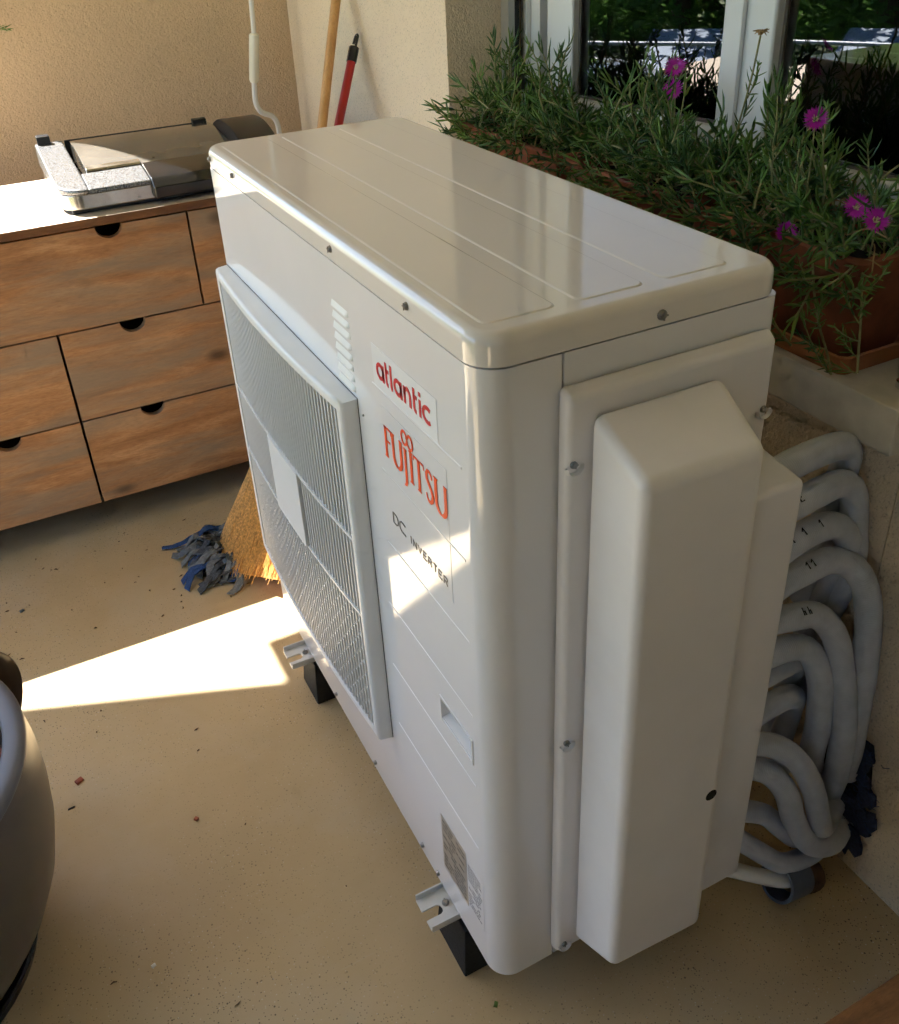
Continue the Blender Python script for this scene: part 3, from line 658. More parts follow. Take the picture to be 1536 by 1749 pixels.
dp = thing('drain_pipe', (.53, -.04, 0), 'short blue grey plastic drain pipe elbow on the floor behind the unit', 'pipe')
ax = Vector((.92, .05, -.30)).normalized()
c0 = Vector((.500, -.040, .038))
mb = MB(); a = ax.cross(Vector((0, 0, 1))).normalized(); b = ax.cross(a)
ringp = [(0, .033), (.055, .033), (.055, .028), (.0, .028)]
n = 28; vs = []
for k in range(n):
    d = a*math.cos(2*PI*k/n)+b*math.sin(2*PI*k/n)
    for t_0, r_ in ringp: vs.append(c0+ax*t_0+d*r_)
mb.add(vs, [(k*4+j, k*4+(j+1) % 4, ((k+1) % n)*4+(j+1) % 4, ((k+1) % n)*4+j) for k in range(n) for j in range(4)])
obj('socket', mb, 'pvcgrey', dp)
obj('elbow', MB().tube(smoothpath([c0+ax*.05, c0+ax*.075+Vector((0, 0, -.008)), Vector((.585, -.035, -.03))], 6), .032, 20), 'crumb', dp)
# torn hole in the wall with navy fabric
hl = obj('wall_hole', MB().prism([(y, z) for y, z in [(-.045, .05), (-.06, .11), (-.062, .2), (-.05, .275), (-.015, .27), (.03, .24), (.05, .12), (.03, .05)]], .6485, .6515, 'x'), 'blackhole', label='dark ragged hole in the low wall where the pipes enter', cat='hole', smooth=0)
sc_ = thing('blue_fabric_scrap', (.645, -.05, .03), 'ragged dark blue fabric stuffed around the hole in the wall', 'fabric')
random.seed(11)
for i in range(26):
    u = random.random()
    y = -.042-.030*math.sin(PI*min(1, u*1.1))+random.uniform(-.010, .012); z = .045+.225*u
    if i % 4 == 0: y += .03
    mb = MB(); k = random.randint(6, 9); poly = []
    for j in range(k):
        a_0 = 2*PI*j/k; rr = random.uniform(.009, .022); poly.append((y+rr*math.cos(a_0), z+rr*1.25*math.sin(a_0)))
    x1 = .6476-random.uniform(0, .008); mb.prism(poly, x1-random.uniform(.002, .006), x1, 'x')
    o = obj('torn_piece', mb, 'bluefoam', sc_, smooth=0)
thr = MB()
for i in range(46):
    p = Vector((.640, -.055+random.uniform(-.022, .03), random.uniform(.05, .275))); q = p+Vector((-random.uniform(0, .006), random.uniform(-.02, .012), random.uniform(-.016, .016)))
    thr.tube([p, (p+q)/2+Vector((-.004, 0, random.uniform(-.004, .004))), q], .0005, 4)
obj('loose_threads', thr, 'mopblue', sc_, kind='stuff', smooth=0)

# ------------------------------------------------------------------ sideboard with drawers
CBX0, CBX1, CY, CBACK = -1.35, .50, 1.640, 2.10
cab = thing('wooden_sideboard', (-.1, 1.9, 0), 'weathered brown wooden sideboard with half round drawer cut-outs', 'sideboard')
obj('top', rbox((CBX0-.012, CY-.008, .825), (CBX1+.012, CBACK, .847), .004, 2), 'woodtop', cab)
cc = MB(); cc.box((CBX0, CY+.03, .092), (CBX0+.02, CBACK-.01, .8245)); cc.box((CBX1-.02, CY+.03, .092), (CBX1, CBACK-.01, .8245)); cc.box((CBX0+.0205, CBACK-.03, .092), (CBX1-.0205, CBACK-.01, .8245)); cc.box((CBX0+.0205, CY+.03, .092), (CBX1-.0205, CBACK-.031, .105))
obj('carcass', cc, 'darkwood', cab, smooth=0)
for x in (CBX0+.03, CBX1-.07):
    for y in (CY+.05, CBACK-.07): obj('leg', rbox((x, y, 0), (x+.04, y+.04, .0915), .003, 2), 'wood', cab)
obj('light_stop_board', MB().box((CBX0+.06, CY+.19, .0005), (CBX1-.08, CY+.205, .0915)), 'darkwood', cab)  # unseen boards added to stop light getting in under the sideboard
obj('light_stop_board', MB().box((CBX0+.03, CBACK-.028, .0005), (CBX1-.03, CBACK-.012, .0915)), 'darkwood', cab)
obj('light_stop_board', MB().box((CBX0+.032, CY+.10, .0005), (CBX0+.05, CBACK-.08, .0915)), 'darkwood', cab)
rows = [(.580, .8205, [(-1.35, .077, (-.109, -.80)), (.080, .50, (.29,))]), (.340, .5765, [(-1.35, -.2845, (-.62, -1.0)), (-.2805, .50, (-.1035, .33))]), (.0925, .3365, [(-1.35, -.2845, (-.459, -1.16)), (-.2805, .50, (-.1015, .33))])]
for z0, z1, ds in rows:
    for x0, x1, notches in ds:
        poly = [(x0+.001, z0), (x1-.001, z0), (x1-.001, z1)]
        for nx in sorted(notches, reverse=True): poly += [(nx+.031*math.cos(PI*k/16), z1-.031*math.sin(PI*k/16)*.95) for k in range(17)]
        poly += [(x0+.001, z1)]
        me = bevel(MB().prism(poly, CY, CY+.019, 'y'), .0016, 2, lambda e: all(abs(v.co.y-CY) < 1e-5 for v in e.verts), 60)
        xc = .5*(x0+x1); zc = .5*(z0+z1); me.transform(Matrix.Translation((-xc, -CY, -zc)))
        d_ = obj('drawer', me, 'wood', cab, loc=(xc, CY, zc))
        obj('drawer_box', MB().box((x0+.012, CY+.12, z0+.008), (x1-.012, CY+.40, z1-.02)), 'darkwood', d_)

# ------------------------------------------------------------------ table grill on the sideboard
gr = thing('table_grill', (.11, 1.86, .847), 'steel and black electric table grill standing on the sideboard', 'grill')
GX0, GX1 = -.196, .358; ZC = .8472; FY, RY = 1.668, 2.040
obj('base', rbox((GX0+.02, FY+.012, ZC), (GX1-.01, RY-.01, ZC+.0085), .003, 2), 'blackp', gr)
body = MB().prism([(GX0, RY-.005), (GX0, FY+.06), (GX0+.006, FY+.03), (GX0+.022, FY+.012), (GX0+.05, FY+.004), (GX1, FY+.004), (GX1, RY-.005)], ZC+.009, ZC+.046)
obj('body', bevel(body, .004, 3, None, 50), 'steel', gr)
def sect(x0, x1, p, mat, name, bw=.004, bs=2): return obj(name, bevel(MB().prism([(FY+u, ZC+v) for u, v in p], x0, x1, 'x'), bw, bs), mat, gr)
def topz(u): return .058+.046*(u/.37)**.8
shoulder = MB(); outl = [(GX0-.003, RY), (GX0-.003, FY+.06), (GX0+.004, FY+.026), (GX0+.022, FY+.006), (GX0+.05, FY-.003), (GX0+.066, FY-.003), (GX0+.066, RY)]
vs = [(x, y, ZC+.0465) for x, y in outl]+[(x, y, ZC+topz(max(0, y-FY))) for x, y in outl]; n = len(outl)
shoulder.add(vs, [tuple(range(n))[::-1], tuple(range(n, 2*n))]+[(i, (i+1) % n, n+(i+1) % n, n+i) for i in range(n)])
obj('left_shoulder', bevel(shoulder, .005, 3, None, 50), 'steelspeck', gr)
sect(GX0+.0662, .014, [(-.003, .0465), (-.001, .057), (.095, topz(.095)), (.095, .0465)], 'steelspeck', 'front_tray', .003, 2)
lidp = [(.097, topz(.095)-.004)]
for k in range(11):
    a = k/10; lidp.append((.099+.262*a, .0735+.043*math.sin(PI*(.10+.50*a))-.012))
lidp += [(.363, .050), (.097, .050)]
sect(GX0+.080, .256, lidp, 'smoke', 'lid', .003, 2)
sect(GX0+.080, .0135, [(.0975, topz(.095)+.001), (.100, topz(.1)+.006), (.1150, topz(.115)+.009), (.118, topz(.118)+.001)], 'steel', 'lid_edge', .001, 1)
sect(.0145, .305, [(-.018, .012), (-.022, .040), (-.004, .060), (.030, .070), (.096, .0785), (.096, .012)], 'blackgloss', 'handle', .005, 3)
capp = [(.03, .047)]+[(.195-.165*math.cos(PI*k/12), .056+.074*math.sin(PI*k/12)) for k in range(13)]+[(.36, .047)]
sect(.258, GX1-.002, capp, 'blackp', 'right_end_cap', .004, 2)
sect(GX0+.004, GX0+.036, [(.350, .080), (.352, .122), (.368, .126), (.374, .08)], 'blackp', 'hinge', .002, 2)
sect(.212, .250, [(.345, .08), (.352, .113), (.370, .115), (.376, .08)], 'blackp', 'hinge', .002, 2)
sect(GX0+.07, .250, [(.3635, .046), (.3635, .1035), (.370, .1035), (.370, .046)], 'blackp', 'rear_rail', .001, 1)

# ------------------------------------------------------------------ crank, broom, mop
ck = thing('shutter_crank', (.51, 2.33, .76), 'white shutter crank rod hanging in the corner behind the unit', 'crank')
obj('rod', MB().tube([(.5185, 2.33, 1.9), (.5129, 2.33, 1.218), (.507, 2.33, 1.12)], .0075, 12), 'whitep', ck)
obj('grip', MB().tube([(.5075, 2.33, 1.128), (.507, 2.33, 1.122), (.488, 2.33, .996), (.487, 2.33, .988)], [.010, .0150, .0150, .0115], 14), 'ivoryp', ck)
obj('bent_arm', MB().tube(smoothpath([(.487, 2.33, .99), (.483, 2.33, .932), (.492, 2.33, .905), (.5065, 2.33, .893), (.530, 2.33, .882), (.543, 2.33, .858), (.546, 2.33, .819), (.547, 2.33, .76)], 6), .0085, 12), 'whitep', ck)
BB = Vector((.036, 1.205, 0.0)); BT = Vector((.600, 1.853, 1.238)); bd_ = (BT-BB).normalized()
br = thing('straw_broom', (.05, 1.22, 0), 'straw broom with wooden handle leaning in the corner behind the unit', 'broom')
hb = BB+bd_*.42
obj('handle', MB().tube([hb-bd_*.1, BB+bd_*1.0, BT+bd_*.11], [.0125, .0125, .0125], 14), 'handle', br)
wd = Vector((.33, -.944, 0)); wd = (wd-bd_*wd.dot(bd_)).normalized(); td = bd_.cross(wd).normalized()
def head(u, s, t): # s along, -1..1 across, t thickness -1..1
    w_ = (.038+.165*(1-u)**.75)*(1-.16*max(0, (.16-u)/.16)**2); th = .022+.022*(1-u)
    sag = Vector((-.03, 0, 0))*(1-u)**2
    p = BB+bd_*(.02+.42*u)+wd*(s*w_)+td*(t*th*math.sqrt(max(.05, 1-s*s*.8)))+sag
    return p
core = MB(); NU, NA = 10, 20; vs = []
for i in range(NU+1):
    for k in range(NA):
        a = 2*PI*k/NA; q = head(i/NU, .93*math.cos(a), .9*math.sin(a)); q.z = max(q.z, .004+.02*random.random()); vs.append(q)
core.add(vs, [(i*NA+k, i*NA+(k+1) % NA, (i+1)*NA+(k+1) % NA, (i+1)*NA+k) for i in range(NU) for k in range(NA)]+[tuple(range(NA))[::-1], tuple(NU*NA+k for k in range(NA))])
obj('head_core', core, 'strawdark', br, smooth=60)
random.seed(5); strw = MB()
for i in range(1900):
    a = random.uniform(0, 2*PI); rr = random.uniform(.93, 1.03); s, t = rr*math.cos(a), rr*math.sin(a)
    u0 = random.uniform(-.02, .2) if random.random() < .8 else random.uniform(.2, .6); u1 = min(1, u0+random.uniform(.5, .95))
    path = []
    for k in range(5):
        u = u0+(u1-u0)*k/4; q = head(u, s+random.uniform(-.03, .03), t+random.uniform(-.06, .06))
        if u < .12: q += Vector((random.uniform(-.012, .004), random.uniform(-.008, .008), 0))*(1-u/.12)
        q.z = max(q.z, .003); path.append(q)
    strw.tube(path, [.0007, .0011, .0012, .0011, .0008], 3, cap=False)
obj('straw', strw, 'straw', br, kind='stuff', smooth=0)
for u, mt_ in ((.80, 'threadb'), (.755, 'threadr'), (.70, 'threadb'), (.655, 'threadr')):
    obj('stitching', MB().tube([head(u, 1.04*math.cos(2*PI*k/28), 1.06*math.sin(2*PI*k/28)) for k in range(29)], .0022 if mt_ == 'threadb' else .0014, 6), mt_, br)
MBp = Vector((.033, 1.346, .02)); MT = Vector((.640, 1.826, 1.155)); md = (MT-MBp).normalized()
mp_ = thing('strip_mop', (-.03, 1.35, 0), 'mop with red handle and grey and blue strips on the floor', 'mop')
hookp = MT-md*.075
obj('handle', MB().tube([MBp+md*.1, hookp], .0115, 14), 'redh', mp_)
obj('socket', MB().tube([MBp, MBp+md*.11], [.022, .016], 14), 'blackp', mp_)
obj('hook_base', MB().tube([hookp-md*.002, hookp+md*.038], .0135, 10), 'blackp', mp_)
hs = Vector((0, 1, 0)); hs = (hs-md*hs.dot(md)).normalized()
hk = [hookp+md*.035-hs*.007, hookp+md*.062-hs*.007]+[hookp+md*(.062+.011*math.sin(R(a)))-hs*(.007*math.cos(R(a)))*1.2 for a in range(20, 200, 20)]+[hookp+md*.05+hs*.010]
obj('hook', MB().tube(hk, .0035, 8), 'blackp', mp_)
random.seed(21)
for i in range(64):
    a = R(180+random.gauss(0, 26)) if i else R(174)
    L_ = random.uniform(.06, .105) if i else .16
    c = Vector((random.uniform(-.075, .03), random.uniform(1.265, 1.455), .0)) if i else Vector((-.02, 1.452, 0))
    d = Vector((math.cos(a), math.sin(a), 0)); p_ = Vector((-d.y, d.x, 0)); w_ = random.uniform(.007, .012)
    mb = MB(); vs = []; nn = 7; lift = random.uniform(.003, .028) if i else .006; ph = random.uniform(0, 6)
    for k in range(nn):
        t = k/(nn-1); q = c+d*(L_*t)+p_*(.008*math.sin(t*6+ph)); q.z = max(.003, .022*(1-t)+lift*math.sin(PI*min(1, t*1.1))+.003*math.sin(t*9+ph)+.003)
        tw = .25*math.sin(ph+t*3); e_ = p_*math.cos(tw)+Vector((0, 0, 1))*math.sin(tw)
        for sgn, zz in ((-1, 0), (1, 0), (1, .003), (-1, .003)):
            r_ = q+e_*(sgn*w_); vs.append((r_.x, r_.y, max(.0012, r_.z+zz)))
    mb.add(vs, [(k*4+j, k*4+(j+1) % 4, (k+1)*4+(j+1) % 4, (k+1)*4+j) for k in range(nn-1) for j in range(4)]+[(3, 2, 1, 0), ((nn-1)*4, (nn-1)*4+1, (nn-1)*4+2, (nn-1)*4+3)])
    obj('mop_strip', mb, 'mopblue' if i % 5 == 0 else ('mopdark' if i % 3 == 0 else 'mopgrey'), mp_, smooth=40)

# ------------------------------------------------------------------ grey pot at the left
PX, PY = -.812, .525
pot = thing('glazed_pot', (PX, PY, 0), 'large blue grey glazed flower pot at the left edge', 'flower pot')
body = [(0, .012), (.165, .012), (.19, .018), (.222, .05), (.258, .11), (.283, .17), (.299, .24), (.3055, .30), (.3060, .35), (.302, .39), (.298, .409)]
inner = [(.262, .405), (.258, .33), (.25, .25), (0, .25)]
obj('body', MB().lathe(body, (PX, PY, 0), 96), 'pot', pot, smooth=60)
obj('rim', MB().lathe([(.300, .407), (.3015, .413), (.298, .4185), (.288, .420), (.274, .420), (.269, .417), (.267, .405), (.2665, .33), (.270, .33), (.276, .405)], (PX, PY, 0), 96, True), 'potrim', pot, smooth=60)
obj('saucer', MB().lathe([(0, 0), (.205, 0), (.216, .005), (.222, .026), (.217, .028), (.206, .0110), (0, .0110)], (PX, PY, 0), 64), 'blackp', pot, smooth=30)  # black disc standing in for the dark shadow below the pot
obj('soil', MB().lathe([(0, .385), (.266, .378)], (PX, PY, 0), 48), 'soil', pot, smooth=60)
random.seed(4); ch = MB()
chip_meshes = []
for i in range(7):
    mb = MB(); L_, w_, t_0 = random.uniform(.012, .026), random.uniform(.006, .012), random.uniform(.003, .007)
    top = [(-L_*random.uniform(.7, 1), -w_*random.uniform(.6, 1), t_0), (L_*random.uniform(.7, 1), -w_*random.uniform(.6, 1), t_0), (L_*random.uniform(.7, 1), w_*random.uniform(.6, 1), t_0), (-L_*random.uniform(.7, 1), w_*random.uniform(.6, 1), t_0)]
    mb.hexa([(x, y, -t_0) for x, y, _ in top], top); chip_meshes.append(mb.mesh('bark_chip', 0))
for i in range(290):
    a = random.uniform(0, 2*PI); r_ = .257*math.sqrt(random.uniform(.02, 1))
    o = obj('bark_chip', chip_meshes[i % 7], 'bark', pot, loc=(PX+r_*math.cos(a), PY+r_*math.sin(a), .384+random.uniform(.002, .014)))
    o.rotation_euler = (random.uniform(-.7, .7), random.uniform(-.7, .7), random.uniform(0, 6.28))
dl = MB(); vs = []; nn = 12
for i in range(nn+1):
    t = i/nn; w_ = .034*math.sin(PI*(.10+.86*t))**.7; z = .145+.152*t; yy = .86+.02*math.sin(PI*t)
    for k in range(5):
        u = -1+.5*k; vs.append((-.568+.010*t*t+u*w_, yy+.010*u*u, z))
    for k in range(5):
        u = 1-.5*k; vs.append((-.568+.010*t*t+u*w_, yy+.010*u*u+.004, z))
dl.add(vs, [(i*10+k, i*10+(k+1) % 10, (i+1)*10+(k+1) % 10, (i+1)*10+k) for i in range(nn) for k in range(10)]+[tuple(range(10))[::-1], tuple(nn*10+k for k in range(10))])
lf = thing('dark_leaf', (-.60, .87, 0), 'dark brown rounded leaf poking up behind the grey pot', 'leaf')
obj('blade', dl, 'slipper', lf, smooth=60)
obj('stalk', MB().tube([(-.60, .87, 0), (-.585, .868, .08), (-.568, .862, .155)], .004, 8), 'slipper', lf)

# ------------------------------------------------------------------ wooden table corner, bottom right
tb = thing('wooden_table', (.55, -.72, 0), 'brown wooden table corner cutting into the bottom right', 'table')
tt = rbox((-.40, -.30, -.0135), (.40, .30, .0135), .004, 2)
obj('table_top', tt, 'tablewood', tb, loc=(.500, -.6685, .4465))
for x in (.14, .82):
    for y in (-.93, -.42): obj('leg', rbox((x, y, 0), (x+.045, y+.045, .4325), .003, 2), 'tablewood', tb)

# ------------------------------------------------------------------ planters and trailing ice plants
def leaf_geo(mb, p, d, L, w, droop):
    d = d.normalized(); s = d.cross(Vector((0, 0, 1)));  s = s.normalized() if s.length > 1e-3 else Vector((1, 0, 0)); u = s.cross(d)
    vs = []
    for t, ww in ((0, .45), (.35, 1.0), (.75, .8)):
        c = p+d*(L*t)+Vector((0, 0, 1))*(droop*t*t*L)
        vs += [c+s*(w*ww), c+u*(w*ww*.75), c-s*(w*ww), c-u*(w*ww*.8)]
    vs.append(p+d*L+Vector((0, 0, 1))*(droop*L))
    mb.add(vs, [(i*4+j, i*4+(j+1) % 4, (i+1)*4+(j+1) % 4, (i+1)*4+j) for i in range(2) for j in range(4)]+[(8+j, 8+(j+1) % 4, 12) for j in range(4)])
random.seed(31); SPR = []
for vi in range(12):
    mb = MB(); L_ = random.uniform(.06, .13); bend = random.uniform(.1, .55); n = random.randint(5, 8); az = random.uniform(0, 6.28)
    path = [Vector((bend*L_*(t**2), 0, L_*t*(1-.25*bend*t))) for t in [k/8 for k in range(9)]]
    stem_n = len(mb.v); mb.tube(path, [.0021-.0009*k/8 for k in range(9)], 5, cap=False); nstem = len(mb.f)
    for k in range(n):
        t = .12+.88*k/(n-1); i = min(7, int(t*8)); p = path[i].lerp(path[i+1], t*8-i); tg = (path[i+1]-path[i]).normalized()
        for s_ in (0, PI):
            a = az+k*1.57+s_+random.uniform(-.3, .3); out_ = Vector((math.cos(a), math.sin(a), 0)); out_ = (out_-tg*out_.dot(tg)).normalized()
            op = random.uniform(.55, 1.15) if k < n-2 else random.uniform(.2, .6)
            leaf_geo(mb, p, tg*math.cos(op)+out_*math.sin(op), random.uniform(.019, .038)*(1.0 if k < n-1 else .75), random.uniform(.0019, .0028), random.uniform(-.35, .7))
    me = mb.mesh('sprig', 50); me.materials.append(M[('leafA', 'leafB', 'leafC')[vi % 3]]); me.materials.append(M['stem'])
    me.polygons.foreach_set('material_index', [1 if i < nstem else 0 for i in range(len(me.polygons))]); SPR.append(me)
def flower(parent, p, d, r=.017):
    d = Vector(d).normalized(); a = d.orthogonal().normalized(); b = d.cross(a); mb = MB()
    for ring in range(2):
        for k in range(26):
            an = 2*PI*(k+.5*ring)/26+random.uniform(-.06, .06); o_ = a*math.cos(an)+b*math.sin(an); tip_ = (o_*math.cos(.25+.25*ring)+d*math.sin(.25+.25*ring)).normalized()
            L_ = r*random.uniform(.9, 1.1); sd_ = tip_.cross(d).normalized()*.0011; q0 = Vector(p)+o_*.003
            mb.add([q0-sd_*.5, q0+sd_*.5, q0+tip_*L_*.6+sd_, q0+tip_*L_, q0+tip_*L_*.6-sd_], [(0, 1, 2, 3, 4)])
    f_ = obj('flower', mb, 'petal', parent, smooth=0)
    cm = MB()
    for k in range(24):
        an = random.uniform(0, 6.28); rr = .0035*math.sqrt(random.random()); o_ = (a*math.cos(an)+b*math.sin(an))*rr; cm.tube([Vector(p)+o_, Vector(p)+o_*1.5+d*.0045], .0006, 4)
    obj('stamens', cm, 'flowerc', f_, smooth=0)
    return f_
PLT = [(.128, .470, 'near', 'nearest'), (.492, .826, 'middle', 'middle'), (.850, 1.262, 'far', 'farthest')]
FL = {0: [((.665, .262, 1.178), (-.7, -.6, .5)), ((.640, .262, 1.027), (-.7, -.7, .3)), ((.665, .172, 1.079), (-.5, -.7, .6)), ((.655, .130, 1.074), (-.5, -.8, .6))], 1: [((.700, .600, 1.201), (-.6, -.5, .7)), ((.71, .612, 1.165), (-.8, -.3, .3))], 2: []}
FL_ = {0: [((.71, .295, 1.163), (-.7, -.6, .5)), ((.70, .335, 1.003), (-.7, -.7, .3)), ((.715, .215, 1.064), (-.5, -.7, .6)), ((.715, .180, 1.056), (-.5, -.8, .6))], 1: [((.735, .615, 1.190), (-.6, -.5, .7)), ((.74, .635, 1.155), (-.8, -.3, .3))], 2: []}
random.seed(17)
for pi, (ya, yb, w1, w2) in enumerate(PLT):
    xa, xb, zr = .640, .800, 1.022
    tr = MB(); 
    def tub(o0, o1, z0, z1, wl, zi, rr=.014):
        """rounded rectangular tub: outer base o0, outer rim o1, wall wl, inner floor zi"""
        def ring(g, z): return [(x, y, z) for x, y in rrect(xa-g, xb+g, ya-g, yb+g, rr, 4)]
        rings = [ring(o0, z0), ring(o1, z1), ring(o1-wl*.4, z1+.002), ring(o1-wl, z1), ring(o0-wl, zi)]
        n = len(rings[0]); mb = MB(); vs = [p for r_ in rings for p in r_]
        fs = [(i*n+k, i*n+(k+1) % n, (i+1)*n+(k+1) % n, (i+1)*n+k) for i in range(len(rings)-1) for k in range(n)]+[tuple(range(n))[::-1], tuple((len(rings)-1)*n+k for k in range(n))]
        return mb.add(vs, fs)
    obj('planter_saucer', tub(.004, .0098, .8575, .885, .006, .863), 'terratray', label='terracotta saucer under the %s planted trough on the sill' % w2, cat='saucer', group='terracotta saucers on the sill', smooth=40)
    pt = thing('planter_trough', (.72, .5*(ya+yb), .8635), '%s terracotta trough on the stone sill' % w2, 'planter', 'terracotta troughs on the sill')
    obj('trough', tub(-.022, .0, .8640, .998, .010, .90), 'terra', pt, smooth=40)
    def ring(g, z): return [(x, y, z) for x, y in rrect(xa-g, xb+g, ya-g, yb+g, .014, 4)]
    rings = [ring(.000, .9985), ring(.006, 1.000), ring(.008, zr-.003), ring(.005, zr), ring(-.006, zr), ring(-.010, .9985)]; n = len(rings[0])
    obj('rim', MB().add([p for r_ in rings for p in r_], [(i*n+k, i*n+(k+1) % n, ((i+1) % 6)*n+(k+1) % n, ((i+1) % 6)*n+k) for i in range(6) for k in range(n)]), 'terra', pt, smooth=40)
    obj('soil', MB().box((xa+.0115, ya+.0115, .95), (xb-.0115, yb-.0115, .997)), 'soil', pt)
    pl_ = thing('ice_plant', (.72, .5*(ya+yb), .997), '%s ice plant with finger leaves trailing over its trough' % w2 + (' and magenta flowers' if FL[pi] and pi == 0 else ''), 'plant', 'ice plants in the troughs')
    cnt = int(165*(yb-ya)/.34); cnt = min(cnt, 210)
    for i in range(cnt):
        x = random.uniform(xa+.0, xb+.01); y = random.uniform(ya-.005, yb+.005); mode = random.random()
        edge = x < xa+.05
        if mode < .50:
            o = obj('sprig', SPR[random.randrange(12)], None, pl_, loc=(x, y, random.uniform(.99, 1.05)))
            s_ = random.uniform(.7, 1.15); o.rotation_euler = (random.uniform(-.75, .75), random.uniform(-.75, .75), random.uniform(0, 6.28))
        elif mode < .85:
            o = obj('sprig', SPR[random.randrange(12)], None, pl_, loc=(x, y, random.uniform(1.0, 1.065)))
            s_ = random.uniform(.7, 1.15); o.rotation_euler = (random.uniform(1.0, 1.6)*random.choice((-1, 1)), random.uniform(-.8, .8), random.uniform(0, 6.28))
        else:
            o = obj('sprig', SPR[random.randrange(12)], None, pl_, loc=(xa+random.uniform(-.028, .02), y, random.uniform(.955, 1.03)))
            s_ = random.uniform(.8, 1.15); o.rotation_euler = (random.uniform(-.5, .5), random.uniform(-2.3, -1.2), random.uniform(-.7, .7))
        o.scale = (s_,)*3
    # long upright shoots
    for i in range(int(15*(yb-ya)/.34)):
        x = random.uniform(xa+.03, xb-.01); y = random.uniform(ya+.02, yb-.02); hgt = random.uniform(.05, .115)
        lean = Vector((random.uniform(-.3, .2), random.uniform(-.35, .35), 1)); base = Vector((x, y, 1.02)); top = base+lean*hgt
        obj('shoot', MB().tube(smoothpath([base, base+lean*hgt*.5+Vector((.01, 0, 0)), top], 4), .0017, 6), 'stem', pl_)
        o = obj('sprig', SPR[random.randrange(12)], None, pl_, loc=top); o.rotation_euler = (random.uniform(-.35, .35), random.uniform(-.35, .35), random.uniform(0, 6.28)); s_ = random.uniform(.7, 1.0); o.scale = (s_,)*3
    dd = MB()
    for i in range(60):
        p = Vector((random.uniform(xa, xb), random.uniform(ya, yb), random.uniform(1.0, 1.06))); q = p+Vector((random.uniform(-.05, .05), random.uniform(-.05, .05), random.uniform(-.02, .025)))
        dd.tube(smoothpath([p, (p+q)/2+Vector((0, 0, .01)), q], 3), .0010, 4)
    obj('dry_stems', dd, 'deadstem', pl_, kind='stuff', smooth=60)
    for p, d in FL[pi]:
        flower(pl_, p, d, random.uniform(.014, .0178)); p = Vector(p); b0 = Vector((p.x+.01, p.y+.01, 1.0))
        obj('flower_stalk', MB().tube(smoothpath([b0, (b0+p)/2+Vector((.008, .004, 0)), p-Vector(d).normalized()*.003], 4), .0013, 6), 'stem', pl_)
    if pi == 0:
        for path in ([(.632, .20, 1.0), (.615, .175, .97), (.605, .150, .935), (.602, .125, .90), (.605, .115, .872)], [(.650, .135, 1.02), (.628, .110, .99), (.622, .098, .955), (.618, .09, .92), (.616, .083, .885)], [(.628, .28, .98), (.600, .25, .95), (.592, .215, .915), (.598, .185, .89)]):
            sp_ = smoothpath(path, 5); obj('trailing_stem', MB().tube(sp_, .0017, 6), 'stem', pl_)
            for k in range(2, len(sp_), 3):
                o = obj('sprig', SPR[random.randrange(12)], None, pl_, loc=sp_[k]); o.rotation_euler = (random.uniform(-1, 1), random.uniform(-1.6, -.6), random.uniform(-.6, .9)); o.scale = (.55,)*3
    if pi == 1:
        tl = [(.735, .505, 1.03), (.728, .475, 1.12), (.722, .450, 1.20), (.72, .4385, 1.262)]
        obj('seed_stalk', MB().tube(smoothpath(tl, 5), .0016, 6), 'stem', pl_)
        for z_, y_ in ((1.10, .485), (1.17, .46)):
            o = obj('sprig', SPR[random.randrange(12)], None, pl_, loc=(.728, y_, z_)); o.scale = (.6,)*3; o.rotation_euler = (.3, -.4, 1)
        hd = MB(); c = Vector((.72, .4385, 1.264))
        for k in range(12):
            a = 2*PI*k/12; hd.tube([c, c+Vector((math.cos(a)*.006, math.sin(a)*.006, .005)), c+Vector((math.cos(a)*.012, math.sin(a)*.012, .003+random.uniform(-.004, .006)))], [.002, .0016, .0004], 5)
        obj('dry_flower_head', hd, 'deadstem', pl_, smooth=60)

# ------------------------------------------------------------------ bits on the floor
def bit(name, p, size, mat, label, cat, rz=0, flat=.35):
    mb = MB(); a, b, c = size
    mb.hexa([(-a, -b, 0), (a*.9, -b*1.05, 0), (a, b*.85, 0), (-a*.85, b, 0)], [(-a*.8, -b*.9, c), (a*.8, -b*.85, c*.8), (a*.9, b*.7, c), (-a*.8, b*.9, c*.9)])
    o = obj(name, bevel(mb, min(size)*.15, 1), mat, loc=(p[0], p[1], .0005), label=label, cat=cat); o.rotation_euler = (0, 0, rz)
bit('brick_chip', (-.490, .789), (.0085, .006, .005), 'brickchip', 'small red brick chip on the floor near the grey pot', 'chip', .5)
bit('black_stick', (-.513, .730), (.007, .0018, .002), 'blackp', 'tiny black stick on the floor beside the brick chip', 'stick', .1)
bit('earth_crumb', (-.310, .588), (.004, .004, .005), 'brickchip', 'small brown earth crumb alone on the beige floor', 'crumb', .8)
bit('white_pebble', (-.440, .345), (.004, .003, .003), 'whitep', 'tiny white pebble on the floor at the bottom left', 'pebble', .3)
bit('green_leaf_bit', (.01, .03), (.005, .003, .001), 'leafB', 'tiny green leaf scrap on the floor near the unit', 'leaf', .9)
bit('grey_lint', (-.536, 1.398), (.006, .004, .004), 'mopgrey', 'small tuft of grey lint on the floor before the sideboard', 'lint', .4)
random.seed(9); cr = MB()
